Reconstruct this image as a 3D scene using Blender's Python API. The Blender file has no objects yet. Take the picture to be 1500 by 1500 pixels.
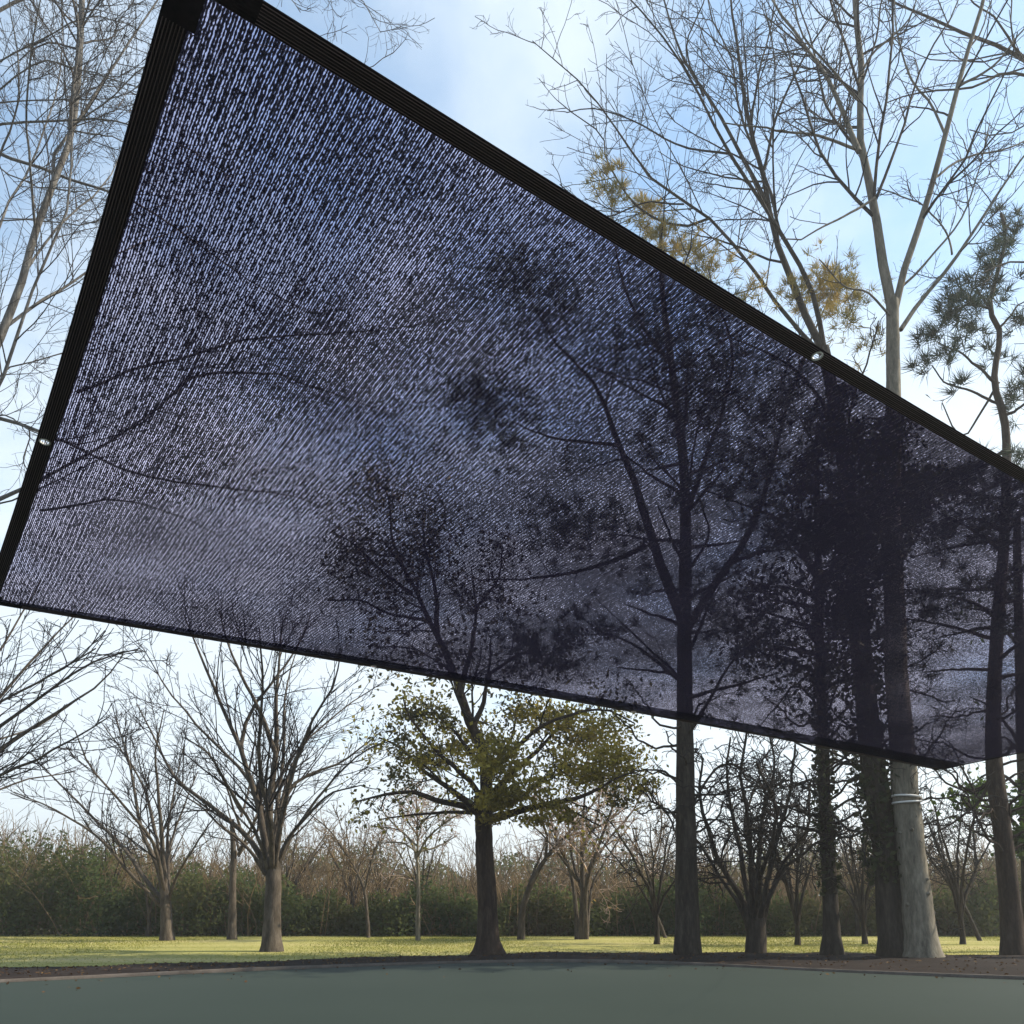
import bpy, math, random
import numpy as np

rng = np.random.default_rng(11)
scene = bpy.context.scene
col = scene.collection
R = math.radians

# ------------------------------------------------------------------ camera
F = 1200.0            # focal length in photo pixels (1500 px frame)
CX, CY = 750.0, 1106.4
PITCH = R(10)
CAMH = 1.1
cam_d = bpy.data.cameras.new("camera")
cam = bpy.data.objects.new("camera", cam_d)
col.objects.link(cam)
cam.location = (0, 0, CAMH)
cam.rotation_euler = (R(90) + PITCH, 0, 0)
cam_d.sensor_width = 36
cam_d.lens = 36 * F / 1500
cam_d.shift_y = (CY - 750) / 1500
cam_d.clip_start = 0.05
cam_d.clip_end = 3000
scene.camera = cam
CP, SP = math.cos(PITCH), math.sin(PITCH)


def ray(x, y):
    u = (x - CX) / F
    v = (CY - y) / F
    return np.array([u, CP - v * SP, SP + v * CP])


def at(x, y, d):
    """World point seen at pixel (x, y) whose world depth (Y) is d."""
    r = ray(x, y)
    return np.array([r[0] / r[1] * d, d, CAMH + r[2] / r[1] * d])


def on_ground(x, d):
    r = ray(x, 1318)
    return np.array([(x - CX) / F / CP * d * 0.999, d, 0.0])


# ------------------------------------------------------------------ materials
def new_mat(name):
    m = bpy.data.materials.new(name)
    m.use_nodes = True
    nt = m.node_tree
    nt.nodes.clear()
    out = nt.nodes.new("ShaderNodeOutputMaterial")
    return m, nt, out


def N(nt, t, **kw):
    n = nt.nodes.new(t)
    for k, v in kw.items():
        if k == "inp":
            for a, b in v.items():
                n.inputs[a].default_value = b
        else:
            setattr(n, k, v)
    return n


def ramp(nt, stops, interp="LINEAR"):
    r = nt.nodes.new("ShaderNodeValToRGB")
    cr = r.color_ramp
    cr.interpolation = interp
    while len(cr.elements) > 1:
        cr.elements.remove(cr.elements[-1])
    for i, (p, c) in enumerate(stops):
        e = cr.elements[0] if i == 0 else cr.elements.new(p)
        e.position = p
        e.color = (c[0], c[1], c[2], 1)
    return r


def bark_mat(name, c0, c1, c2, scale=9.0, bump=0.6):
    m, nt, out = new_mat(name)
    tc = N(nt, "ShaderNodeTexCoord")
    mp = N(nt, "ShaderNodeMapping")
    mp.inputs["Scale"].default_value = (1, 1, 0.22)
    nt.links.new(tc.outputs["Object"], mp.inputs[0])
    n1 = N(nt, "ShaderNodeTexNoise", inp={"Scale": scale, "Detail": 7.0, "Roughness": 0.65})
    n2 = N(nt, "ShaderNodeTexNoise", inp={"Scale": scale * 4, "Detail": 5.0, "Roughness": 0.7})
    nt.links.new(mp.outputs[0], n1.inputs["Vector"])
    nt.links.new(mp.outputs[0], n2.inputs["Vector"])
    rp = ramp(nt, [(0.3, c0), (0.5, c1), (0.72, c2)])
    nt.links.new(n1.outputs["Fac"], rp.inputs[0])
    mx = N(nt, "ShaderNodeMix", data_type="RGBA", blend_type="OVERLAY")
    mx.inputs["Factor"].default_value = 0.55
    nt.links.new(rp.outputs[0], mx.inputs["A"])
    nt.links.new(n2.outputs["Fac"], mx.inputs["B"])
    bp = N(nt, "ShaderNodeBump", inp={"Strength": bump, "Distance": 0.03})
    nt.links.new(n2.outputs["Fac"], bp.inputs["Height"])
    b = N(nt, "ShaderNodeBsdfPrincipled")
    b.inputs["Roughness"].default_value = 0.9
    b.inputs["Specular IOR Level"].default_value = 0.15
    nt.links.new(mx.outputs["Result"], b.inputs["Base Color"])
    nt.links.new(bp.outputs[0], b.inputs["Normal"])
    nt.links.new(b.outputs[0], out.inputs[0])
    return m


def plain_mat(name, c, rough=0.9, spec=0.15):
    m, nt, out = new_mat(name)
    oi = N(nt, "ShaderNodeNewGeometry")
    hsv = N(nt, "ShaderNodeHueSaturation")
    hsv.inputs["Color"].default_value = (*c, 1)
    mr = N(nt, "ShaderNodeMapRange", inp={"To Min": 0.55, "To Max": 1.6})
    nt.links.new(oi.outputs["Random Per Island"], mr.inputs[0])
    nt.links.new(mr.outputs[0], hsv.inputs["Value"])
    b = N(nt, "ShaderNodeBsdfPrincipled")
    b.inputs["Roughness"].default_value = rough
    b.inputs["Specular IOR Level"].default_value = spec
    nt.links.new(hsv.outputs[0], b.inputs["Base Color"])
    nt.links.new(b.outputs[0], out.inputs[0])
    return m


def leaf_mat(name, cols, patch=0.5, trans=0.4, scale=0.55, spec=.2):
    """cols: list of colours picked per leaf, with patches by a low noise in the crown."""
    m, nt, out = new_mat(name)
    g = N(nt, "ShaderNodeNewGeometry")
    tc = N(nt, "ShaderNodeTexCoord")
    n = N(nt, "ShaderNodeTexNoise", inp={"Scale": scale, "Detail": 2.0})
    nt.links.new(tc.outputs["Object"], n.inputs["Vector"])
    mr = N(nt, "ShaderNodeMapRange", inp={"From Min": 0.3, "From Max": 0.7})
    nt.links.new(n.outputs["Fac"], mr.inputs[0])
    mx = N(nt, "ShaderNodeMix", data_type="FLOAT")
    mx.inputs["Factor"].default_value = patch
    nt.links.new(g.outputs["Random Per Island"], mx.inputs["A"])
    nt.links.new(mr.outputs[0], mx.inputs["B"])
    k = len(cols)
    rp = ramp(nt, [(0.1 + 0.8 * i / max(1, k - 1), c) for i, c in enumerate(cols)])
    nt.links.new(mx.outputs["Result"], rp.inputs[0])
    d = N(nt, "ShaderNodeBsdfPrincipled")
    d.inputs["Roughness"].default_value = 0.7
    d.inputs["Specular IOR Level"].default_value = spec
    t = N(nt, "ShaderNodeBsdfTranslucent")
    nt.links.new(rp.outputs[0], d.inputs["Base Color"])
    nt.links.new(rp.outputs[0], t.inputs["Color"])
    ms = N(nt, "ShaderNodeMixShader")
    ms.inputs[0].default_value = trans
    nt.links.new(d.outputs[0], ms.inputs[1])
    nt.links.new(t.outputs[0], ms.inputs[2])
    nt.links.new(ms.outputs[0], out.inputs[0])
    return m


M = {}
M["bark_dark"] = bark_mat("bark_dark", (.013, .0105, .0085), (.032, .026, .0205), (.064, .053, .042))
M["bark_brown"] = bark_mat("bark_brown", (.014, .009, .007), (.034, .023, .017), (.062, .045, .035))
M["bark_grey"] = bark_mat("bark_grey", (.030, .024, .0185), (.068, .055, .042), (.13, .108, .086))
M["bark_limb"] = bark_mat("bark_limb", (.055, .050, .045), (.12, .11, .10), (.24, .225, .20))
M["bark_pale"] = bark_mat("bark_pale", (.070, .061, .046), (.140, .124, .095), (.215, .190, .148), 6.0, 0.35)
M["twig_dark"] = plain_mat("twig_dark", (.016, .013, .012))
M["twig_grey"] = plain_mat("twig_grey", (.045, .038, .033))
M["twig_brown"] = plain_mat("twig_brown", (.120, .085, .048))
M["twig_rosy"] = plain_mat("twig_rosy", (.30, .225, .185))
M["twig_olive"] = plain_mat("twig_olive", (.11, .095, .045))
M["leaf_olive"] = leaf_mat("leaf_olive", [(.09, .075, .026), (.20, .165, .034), (.37, .30, .048), (.42, .30, .08)], 0.6, 0.45, 0.6)
M["leaf_dark"] = leaf_mat("leaf_dark", [(.016, .026, .012), (.032, .048, .018), (.06, .075, .026)], 0.4, 0.3)
M["leaf_ivy"] = leaf_mat("leaf_ivy", [(.018, .026, .010), (.035, .045, .016), (.07, .070, .03)], 0.3, 0.25)
M["leaf_amber"] = leaf_mat("leaf_amber", [(.16, .10, .03), (.30, .19, .05), (.40, .28, .10)], 0.4, 0.5)
M["leaf_dull"] = leaf_mat("leaf_dull", [(.045, .05, .02), (.09, .085, .03), (.17, .125, .05)], 0.3, 0.35)
M["leaf_green"] = leaf_mat("leaf_green", [(.03, .06, .014), (.06, .11, .02), (.11, .16, .03)], 0.4, 0.4)
M["leaf_rust"] = leaf_mat("leaf_rust", [(.03, .016, .008), (.07, .036, .015), (.13, .08, .03)], 0.4, 0.2)
M["needle_dark"] = leaf_mat("needle_dark", [(.018, .034, .022), (.03, .055, .03), (.055, .08, .035)], 0.5, 0.2)
M["needle_sun_tint"] = leaf_mat("needle_sun_tint", [(.10, .115, .03), (.28, .22, .05), (.50, .33, .085)], 0.6, 0.4, 0.8)  # dark needles recoloured gold: sunlight on the crown painted in
M["hedge_leaf"] = leaf_mat("hedge_leaf", [(.052, .076, .031), (.076, .098, .037), (.100, .110, .041), (.115, .104, .048)], 0.75, 0.5, 0.3, 0.0)


# ------------------------------------------------------------------ object helpers
def tag(o, label=None, cat=None, group=None, kind=None):
    if label:
        o["label"] = label
    if cat:
        o["category"] = cat
    if group:
        o["group"] = group
    if kind:
        o["kind"] = kind
    return o


def empty(name, loc):
    o = bpy.data.objects.new(name, None)
    o.empty_display_size = 0.3
    o.location = loc
    col.objects.link(o)
    return o


def mesh_obj(name, V, faces_flat, nper, mat, parent=None, smooth=False, uv=None):
    """V (n,3); faces_flat (m,nper) int array (or list of such arrays with their nper)."""
    me = bpy.data.meshes.new(name)
    if not isinstance(faces_flat, list):
        faces_flat = [(faces_flat, nper)]
    V = np.asarray(V, dtype=np.float32)
    if parent is not None:
        V = V - np.array(parent.location, dtype=np.float32)
    loops = np.concatenate([f.reshape(-1) for f, k in faces_flat]).astype(np.int32)
    tot = np.concatenate([np.full(len(f), k, dtype=np.int32) for f, k in faces_flat])
    st = np.concatenate([[0], np.cumsum(tot)[:-1]]).astype(np.int32)
    me.vertices.add(len(V))
    me.vertices.foreach_set("co", V.reshape(-1))
    me.loops.add(len(loops))
    me.loops.foreach_set("vertex_index", loops)
    me.polygons.add(len(tot))
    me.polygons.foreach_set("loop_start", st)
    me.polygons.foreach_set("loop_total", tot)
    if smooth:
        me.polygons.foreach_set("use_smooth", np.ones(len(tot), dtype=bool))
    if uv is not None:
        l = me.uv_layers.new(name="UVMap")
        l.data.foreach_set("uv", np.asarray(uv, dtype=np.float32)[loops].reshape(-1))
    me.update(calc_edges=True)
    me.validate()
    me.materials.append(mat)
    o = bpy.data.objects.new(name, me)
    col.objects.link(o)
    if parent is not None:
        o.parent = parent
    return o


class Geo:
    def __init__(s):
        s.V, s.F, s.n = [], {}, 0

    def add(s, V, F, k):
        V = np.asarray(V, dtype=np.float32).reshape(-1, 3)
        s.V.append(V)
        s.F.setdefault(k, []).append(np.asarray(F, dtype=np.int64).reshape(-1, k) + s.n)
        s.n += len(V)

    def build(s, name, mat, parent=None, smooth=False):
        if not s.n:
            return None
        return mesh_obj(name, np.concatenate(s.V), [(np.concatenate(f), k) for k, f in s.F.items()], 0, mat, parent, smooth)

    # tubes: P (B,n,3), Rr (B,n)
    def tubes(s, P, Rr, k=4, jitter=0.0):
        B, n, _ = P.shape
        T = np.gradient(P, axis=1)
        T /= np.linalg.norm(T, axis=2, keepdims=True) + 1e-9
        main = T.mean(axis=1)
        ref = np.where(np.abs(main[:, 2:3]) > 0.75, np.array([[0.95, 0.31, 0.0]]), np.array([[0.05, 0.03, 1.0]]))
        U = np.cross(T, ref[:, None, :])
        U /= np.linalg.norm(U, axis=2, keepdims=True) + 1e-9
        W = np.cross(T, U)
        a = np.arange(k) / k * 2 * np.pi
        rr = Rr[:, :, None] * np.ones(k)
        if jitter:
            rr = rr * (1 + jitter * rng.standard_normal((B, n, k)))
        V = P[:, :, None, :] + rr[..., None] * (np.cos(a)[None, None, :, None] * U[:, :, None, :] + np.sin(a)[None, None, :, None] * W[:, :, None, :])
        i = np.arange(n - 1)[:, None] * k + np.arange(k)[None, :]
        j = np.arange(n - 1)[:, None] * k + (np.arange(k)[None, :] + 1) % k
        q = np.stack([i, j, j + k, i + k], axis=-1).reshape(-1, 4)
        Q = q[None] + (np.arange(B) * n * k)[:, None, None]
        s.add(V, Q, 4)

    # leaves: diamond quads
    def leaves(s, C, size, aspect=0.55, flat=0.0):
        n = len(C)
        a = rng.standard_normal((n, 3))
        a[:, 2] *= (1 - flat)
        a /= np.linalg.norm(a, axis=1, keepdims=True)
        b = rng.standard_normal((n, 3))
        b -= (b * a).sum(1, keepdims=True) * a
        b /= np.linalg.norm(b, axis=1, keepdims=True)
        sz = size * (0.6 + 0.8 * rng.random((n, 1)))
        nrm = np.cross(a, b)
        V = np.stack([C - a * sz, C + b * sz * aspect + nrm * sz * .12, C + a * sz, C - b * sz * aspect + nrm * sz * .12], axis=1)
        s.add(V, np.arange(4 * n).reshape(n, 4), 4)

    # needle tufts
    def tufts(s, C, D, k, length, width):
        n = len(C)
        d = D[:, None, :] * 0.75 + rng.standard_normal((n, k, 3)) * 0.62
        d /= np.linalg.norm(d, axis=2, keepdims=True)
        L = length * (0.6 + 0.6 * rng.random((n, k, 1)))
        base = C[:, None, :] + d * 0.02 + rng.standard_normal((n, k, 3)) * 0.03
        w = rng.standard_normal((n, k, 3))
        w = np.cross(d, w)
        w /= np.linalg.norm(w, axis=2, keepdims=True) + 1e-9
        tip = base + d * L - np.array([0, 0, 0.15]) * L * rng.random((n, k, 1))
        V = np.stack([base - w * width, base + w * width, tip], axis=2).reshape(-1, 3)
        s.add(V, np.arange(len(V)).reshape(-1, 3), 3)


# ------------------------------------------------------------------ growth
def resample(pts, n, wob=0.0):
    """Catmull-Rom through pts, resampled to n points evenly by length."""
    p = np.asarray(pts, dtype=float)
    if len(p) == 2:
        p = np.stack([p[0], p[0] * .66 + p[1] * .34, p[0] * .33 + p[1] * .67, p[1]])
    e = np.concatenate([[2 * p[0] - p[1]], p, [2 * p[-1] - p[-2]]])
    out = []
    for i in range(1, len(e) - 2):
        t = np.linspace(0, 1, 9)[:-1, None]
        a, b, c, d = e[i - 1], e[i], e[i + 1], e[i + 2]
        out.append(0.5 * ((2 * b) + (-a + c) * t + (2 * a - 5 * b + 4 * c - d) * t ** 2 + (-a + 3 * b - 3 * c + d) * t ** 3))
    out.append(p[-1:])
    q = np.concatenate(out)
    L = np.concatenate([[0], np.cumsum(np.linalg.norm(np.diff(q, axis=0), axis=1))])
    s = np.linspace(0, L[-1], n)
    r = np.stack([np.interp(s, L, q[:, k]) for k in range(3)], axis=1)
    if wob:
        w = np.cumsum(rng.standard_normal((n, 3)), axis=0)
        w -= np.linspace(0, 1, n)[:, None] * w[-1]
        r = r + wob * w
    return r


def spawn(P, Rr, dens, ang, lenfac, lmax, n=6, up=0.15, curl=0.18, t0=0.15, rfac=0.55, rmin=0.006, tip=0.35, lmin=0.25, flatten=1.0):
    """Children of branches P (B,m,3), Rr (B,m). Returns paths and radii."""
    B, m, _ = P.shape
    L = np.linalg.norm(np.diff(P, axis=1), axis=2).sum(1)
    cnt = rng.poisson(np.clip(dens * L, 0, 400))
    idx = np.repeat(np.arange(B), cnt)
    K = len(idx)
    if K == 0:
        return np.zeros((0, n, 3)), np.zeros((0, n))
    t = t0 + (1 - t0) * rng.random(K) ** 0.85
    f = t * (m - 1)
    i0 = np.clip(f.astype(int), 0, m - 2)
    fr = (f - i0)[:, None]
    pos = P[idx, i0] * (1 - fr) + P[idx, i0 + 1] * fr
    tan = P[idx, i0 + 1] - P[idx, i0]
    tan /= np.linalg.norm(tan, axis=1, keepdims=True) + 1e-9
    rad = Rr[idx, i0] * (1 - fr[:, 0]) + Rr[idx, i0 + 1] * fr[:, 0]
    side = rng.standard_normal((K, 3))
    side -= (side * tan).sum(1, keepdims=True) * tan
    side /= np.linalg.norm(side, axis=1, keepdims=True) + 1e-9
    a = R(1) * (ang[0] + (ang[1] - ang[0]) * rng.random((K, 1)))
    d = np.cos(a) * tan + np.sin(a) * side
    d[:, 2] *= flatten
    length = np.clip(lenfac * L[idx] * (1.05 - 0.75 * t) * (0.55 + 0.7 * rng.random(K)), lmin, lmax)
    r0 = np.clip(np.minimum(rad * rfac, 0.014 * length + 0.004), rmin, None)
    path = np.zeros((K, n, 3))
    path[:, 0] = pos
    step = length / (n - 1)
    bend = rng.standard_normal((K, 3)) * curl * 0.6
    for j in range(1, n):
        d = d + bend * 0.5 + rng.standard_normal((K, 3)) * curl
        d[:, 2] += up
        d /= np.linalg.norm(d, axis=1, keepdims=True) + 1e-9
        path[:, j] = path[:, j - 1] + d * step[:, None]
    rr = r0[:, None] * (1 - (1 - tip) * np.linspace(0, 1, n)[None, :])
    rr = np.maximum(rr, rmin * 0.7)
    return path, rr


class Tree:
    def __init__(s, base, trunk_mat, twig_mat):
        s.base = np.array(base, dtype=float)
        s.tm, s.wm = trunk_mat, twig_mat
        s.gt, s.gw = Geo(), Geo()
        s.limbs = []          # (P, R)
        s.ends = []           # twig end points + directions
        s.mid = []

    def trunk(s, pts, r0, r1, n=26, k=12, flare=0.5, wob=0.004, children=True):
        p = resample(pts, n, wob)
        t = np.linspace(0, 1, n)
        r = r0 + (r1 - r0) * t ** 0.8
        z = p[:, 2] - p[0, 2]
        r = r * (1 + flare * np.exp(-z / 0.22)) if flare else r
        s.gt.tubes(p[None], r[None], k, 0.025)
        if children:
            s.limbs.append((p, r))
        return p, r

    def limb(s, pts, r0, r1=0.012, n=14, k=7, wob=0.012):
        p = resample(pts, n, wob)
        t = np.linspace(0, 1, n)
        r = r0 + (r1 - r0) * t ** 0.85
        s.gt.tubes(p[None], r[None], k, 0.03)
        s.limbs.append((resample(p, 14), np.interp(np.linspace(0, 1, 14), t, r)))
        return p, r

    def grow(s, levels, skip_trunk=0):
        Ls = s.limbs[skip_trunk:]
        P = np.stack([resample(p, 14) for p, r in Ls])
        Q = np.stack([np.interp(np.linspace(0, 1, 14), np.linspace(0, 1, len(r)), r) for p, r in Ls])
        for i, lv in enumerate(levels):
            lv = dict(lv)
            k = lv.pop("k", 3)
            P, Q = spawn(P, Q, **lv)
            if len(P) == 0:
                return
            (s.gt if (i == 0 and k > 4) else s.gw).tubes(P, Q, k)
            d = P[:, -1] - P[:, -2]
            d /= np.linalg.norm(d, axis=1, keepdims=True) + 1e-9
            s.ends.append((P[:, -1], d))
            s.last = P

    def build(s, name, label, group=None, leaf=None, crown="crown"):
        o = empty(name, s.base)
        tag(o, label, "tree", group)
        s.gt.build("trunk", s.tm, o, True)
        s.gw.build(crown, s.wm, o)
        if leaf:
            for nm, g, mt in leaf:
                if g.n:
                    g.build(nm, mt, o)
        s.obj = o
        return o


def pix_limb(pts, d0, slope=None):
    """pixel polyline -> world polyline; depth drifts along the limb so the crown is round, not flat."""
    a = np.asarray(pts, dtype=float)
    L = np.concatenate([[0], np.cumsum(np.linalg.norm(np.diff(a, axis=0), axis=1))]) * d0 / F
    if slope is None:
        slope = rng.uniform(-0.45, 0.45)
    return np.array([at(x, y, d0 + slope * l) for (x, y), l in zip(a, L)])


def clump(g, kind, centre, rad, n, size, **kw):
    """n leaves spread unevenly through an ellipsoid shell/volume made of small sub-clumps."""
    c = np.asarray(centre)
    rad = np.asarray(rad) * np.ones(3)
    sub = max(3, n // 55)
    sc = rng.standard_normal((sub, 3))
    sc /= np.linalg.norm(sc, axis=1, keepdims=True)
    sc *= (rng.random((sub, 1)) ** 0.45)
    ii = rng.integers(0, sub, n)
    p = sc[ii] + rng.standard_normal((n, 3)) * 0.20
    C = c + p * rad
    if kind == "leaf":
        g.leaves(C, size, **kw)


BARE = [dict(dens=1.3, ang=(25, 55), lenfac=0.42, lmax=5.0, n=9, up=0.05, curl=0.09, t0=0.15, rfac=0.5, rmin=0.012),
        dict(dens=2.0, ang=(25, 60), lenfac=0.42, lmax=2.2, n=7, up=0.03, curl=0.14, t0=0.12, rfac=0.55, rmin=0.0075),
        dict(dens=3.0, ang=(25, 65), lenfac=0.5, lmax=1.1, n=5, up=0.03, curl=0.18, t0=0.1, rfac=0.6, rmin=0.0055)]


def lv(base, **over):
    out = []
    for i, b in enumerate(base):
        c = dict(b)
        for k, v in over.items():
            if isinstance(v, (list, tuple)) and k != "ang":
                c[k] = v[i]
            else:
                c[k] = v
        out.append(c)
    return out


DENSE = [dict(dens=4.0, ang=(25, 75), lenfac=0.45, lmax=1.5, n=7, up=0.0, curl=0.3, t0=0.25, rfac=0.55, rmin=0.016),
         dict(dens=5.0, ang=(30, 80), lenfac=0.6, lmax=.9, n=6, up=0.0, curl=0.35, t0=0.1, rfac=0.65, rmin=0.010),
         dict(dens=4.5, ang=(30, 80), lenfac=0.6, lmax=.5, n=4, up=0.0, curl=0.3, t0=0.1, rfac=0.7, rmin=0.007)]


def low_tangle(t, trunk, d, z0, z1, n, L0, L1, dens=(2.8, 4.0, 4.0)):
    """bare crooked side branches low on a trunk"""
    s_ = Tree(t.base, t.tm, t.wm); s_.gt, s_.gw = t.gt, t.gw
    for k in range(n):
        z = rng.uniform(z0, z1)
        b = np.array([np.interp(z, trunk[:, 2], trunk[:, 0]), d, z]); a = k * 2.4 + rng.uniform(-.5, .5); L = rng.uniform(L0, L1)
        s_.limb([b, b + [math.cos(a) * L * .4, math.sin(a) * L * .4, L * rng.uniform(-.1, .4)], b + [math.cos(a) * L, math.sin(a) * L, L * rng.uniform(-.1, .8)]], .03, .013, wob=.03)
    s_.grow(lv(DENSE, dens=list(dens), rmin=[.012, .008, .006]))


def fan(tree, base, fork_z, height, n, spread, r0, rl, lean=(0, 0), bow=0.55):
    """short trunk that opens into a vase of rising limbs"""
    b = np.array(base)
    f = b + np.array([lean[0] * .3, lean[1] * .3, fork_z])
    tree.trunk([b, b * .5 + f * .5 + [0.01, 0, 0], f, f + [0, 0, .25]], r0, r0 * .8, n=14)
    for i in range(n):
        a = 2 * math.pi * (i + rng.uniform(-.3, .3)) / n
        s_ = spread * rng.uniform(.35, 1.0)
        h = (height - fork_z) * rng.uniform(.75, 1.0) * (1 - .25 * s_ / max(spread, .1))
        e = f + np.array([math.cos(a) * s_ + lean[0], math.sin(a) * s_ + lean[1], h])
        st = f - np.array([0, 0, rng.uniform(0, fork_z * .3)])
        m1 = st + (e - st) * np.array([bow * .30, bow * .30, .30]) 
        m2 = st + (e - st) * np.array([.55, .55, .66])
        tree.limb([st, m1, m2, e], rl * rng.uniform(.75, 1.1), 0.012)


# =================================================================== TREES
TREES = {}

# --- pale-trunked bare tree (right of centre, the rope is tied to it)
d = 15.2
t = Tree(at(1353, 1405, d) * [1, 1, 0], M["bark_pale"], M["twig_dark"])
g0 = at(1353, 1405, d); g0[2] = -0.02
p, r = t.trunk([g0, at(1343, 1300, d), at(1334, 1200, d), at(1325, 1110, d), at(1314, 960, d), at(1306, 760, d), at(1308, 560, d), at(1307, 440, d)], 0.285, 0.12, n=60, k=18, flare=.42, wob=.006)
PALE_P, PALE_R = p, r
for k in range(16):                                               # healed branch knots
    z = rng.uniform(.6, 7.5); a = rng.uniform(math.pi, 2 * math.pi)
    q = np.array([np.interp(z, p[:, 2], p[:, j]) for j in range(3)]); rr = np.interp(z, p[:, 2], r)
    o_ = np.array([math.cos(a), math.sin(a), .25])
    K_ = np.stack([q + o_ * rr * f for f in (.85, 1.0, 1.10, 1.13)])
    t.gt.tubes(K_[None], np.array([[.055, .045, .03, .008]]) * rng.uniform(.6, 1.1), 8)
t.limbs.clear()
def PL(pts, r0, sl=None, r1=.012): t.limb(pix_limb(pts, d, sl), r0, r1)
t.limb(pix_limb([(1307, 450), (1292, 375), (1280, 295), (1262, 225), (1260, 150), (1262, 100), (1254, 0), (1250, -110), (1240, -260)], d, .05), .105, .03)
t.limb(pix_limb([(1313, 450), (1330, 380), (1350, 320), (1380, 215), (1405, 115), (1440, 0), (1470, -130), (1490, -250)], d, -.1), .08, .02)
PL([(1317, 485), (1350, 435), (1395, 380), (1450, 300), (1500, 225), (1570, 140)], .05, .2)
PL([(1258, 222), (1228, 155), (1200, 100), (1165, 50), (1130, 0), (1080, -90)], .06, .25)
PL([(1258, 220), (1220, 205), (1190, 197), (1150, 192), (1115, 187), (1060, 180)], .035, -.2)
PL([(1395, 375), (1388, 345), (1360, 310), (1340, 295), (1285, 275)], .022, .1)
PL([(1280, 290), (1240, 320), (1180, 350), (1150, 350)], .03, -.3)
PL([(1258, 120), (1275, 90), (1300, 60), (1330, 30), (1350, -20)], .03, -.2)
PL([(1385, 200), (1360, 150), (1330, 110), (1310, 40), (1310, -20)], .03, .3)
PL([(1260, 150), (1225, 110), (1180, 60), (1160, 0), (1150, -60)], .03, -.35)
PL([(1400, 130), (1450, 100), (1500, 40), (1540, 0)], .03, -.3)
PL([(1365, 265), (1420, 230), (1480, 215), (1540, 180)], .028, .35)
PL([(1310, 470), (1270, 430), (1240, 420), (1200, 380)], .028, -.4)
PL([(1320, 420), (1345, 395), (1400, 330), (1430, 260), (1450, 180)], .028, .3)
t.grow(lv(BARE, dens=[1.8, 2.9, 3.8]))
t.build("bare_tree", "tall bare tree with smooth pale trunk and rope wrapped round it")
TREES["pale"] = t

# --- dark leaning tree beside it, forks above the net edge
d = 15.6
g0 = at(1312, 1404, d); g0[2] = -0.02
t = Tree(g0 * [1, 1, 0], M["bark_dark"], M["twig_dark"])
t.trunk([g0, at(1303, 1300, d), at(1292, 1200, d), at(1276, 1100, d), at(1258, 900, d), at(1245, 760, d), at(1228, 620, d), at(1206, 510, d)], .29, .12, n=32, flare=.25)
trunk_p = t.limbs[0][0]
t.limbs.clear()
for pts, r0, sl in [
    ([(1206, 515), (1185, 475), (1155, 400), (1140, 360), (1128, 305), (1120, 260), (1108, 220), (1095, 165), (1082, 80), (1070, 0), (1062, -120)], .085, 0),
    ([(1212, 530), (1150, 460), (1120, 415), (1085, 370), (1030, 310), (960, 265), (905, 190), (855, 125), (780, 60)], .05, .25),
    ([(1210, 520), (1195, 440), (1175, 390), (1150, 350), (1122, 305), (1070, 225), (1030, 145), (1000, 95), (975, 60), (940, 20), (905, -20)], .06, -.25),
    ([(1126, 300), (1095, 240), (1060, 175), (1010, 100), (990, 50), (975, 0), (965, -90)], .05, .15),
    ([(1140, 360), (1135, 300), (1112, 240), (1080, 150), (1070, 80), (1040, 20), (1030, -60)], .04, .3),
    ([(1118, 250), (1135, 180), (1165, 110), (1200, 50), (1235, 0), (1260, -60)], .035, -.2),
    ([(1070, 225), (1000, 215), (930, 180), (870, 160), (830, 165)], .025, .2),
    ([(1000, 300), (940, 300), (880, 320), (820, 270)], .02, -.2),
    ([(1040, 320), (990, 330), (930, 300), (890, 240), (880, 200), (820, 150)], .03, .35),
    ([(1100, 180), (1110, 110), (1128, 40), (1140, -40)], .03, .3),
    ([(1030, 140), (1005, 70), (1030, 0), (1040, -60)], .025, -.3),
    ([(1228, 620), (1180, 560), (1130, 520), (1060, 490)], .05, -.3),
    ([(1245, 760), (1300, 720), (1340, 680), (1370, 670)], .05, .4),
]:
    t.limb(pix_limb(pts, d, sl), r0, .011)
t.grow(lv(BARE, dens=[1.5, 2.7, 3.8]))
iv = Geo()
for z0, z1, n in ((1.4, 3.6, 900), (3.6, 9.0, 1400)):
    zz = rng.uniform(z0, z1, n)
    c = np.stack([np.interp(zz, trunk_p[:, 2], trunk_p[:, k]) for k in range(3)], axis=1)
    a = rng.random(n) * 2 * np.pi
    rr = np.abs(rng.normal(.29, .07, n)) + .10 * (np.sin(zz * 2.3) ** 2)
    c[:, 0] += np.cos(a) * rr; c[:, 1] += np.sin(a) * rr
    iv.leaves(c, .07)
low_tangle(t, trunk_p, d, 2.0, 5.0, 20, .8, 1.9)
for (x, y, n) in [(1240, 650, 900), (1290, 650, 900), (1340, 720, 700), (1290, 820, 700), (1220, 770, 900), (1190, 690, 700), (1330, 740, 600), (1250, 900, 500), (1270, 720, 800), (1210, 600, 500)]:
    clump(iv, "leaf", at(x, y, d + rng.uniform(-.7, .9)), (.62, .7, .45), int(n * 1.1), .065)
low_tangle(t, trunk_p, d, 6.0, 10.5, 22, 1.0, 2.0)
t.build("bare_tree", "dark ivy-clad tree leaning against the pale trunk at its left", leaf=[("ivy", iv, M["leaf_ivy"])])

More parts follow.
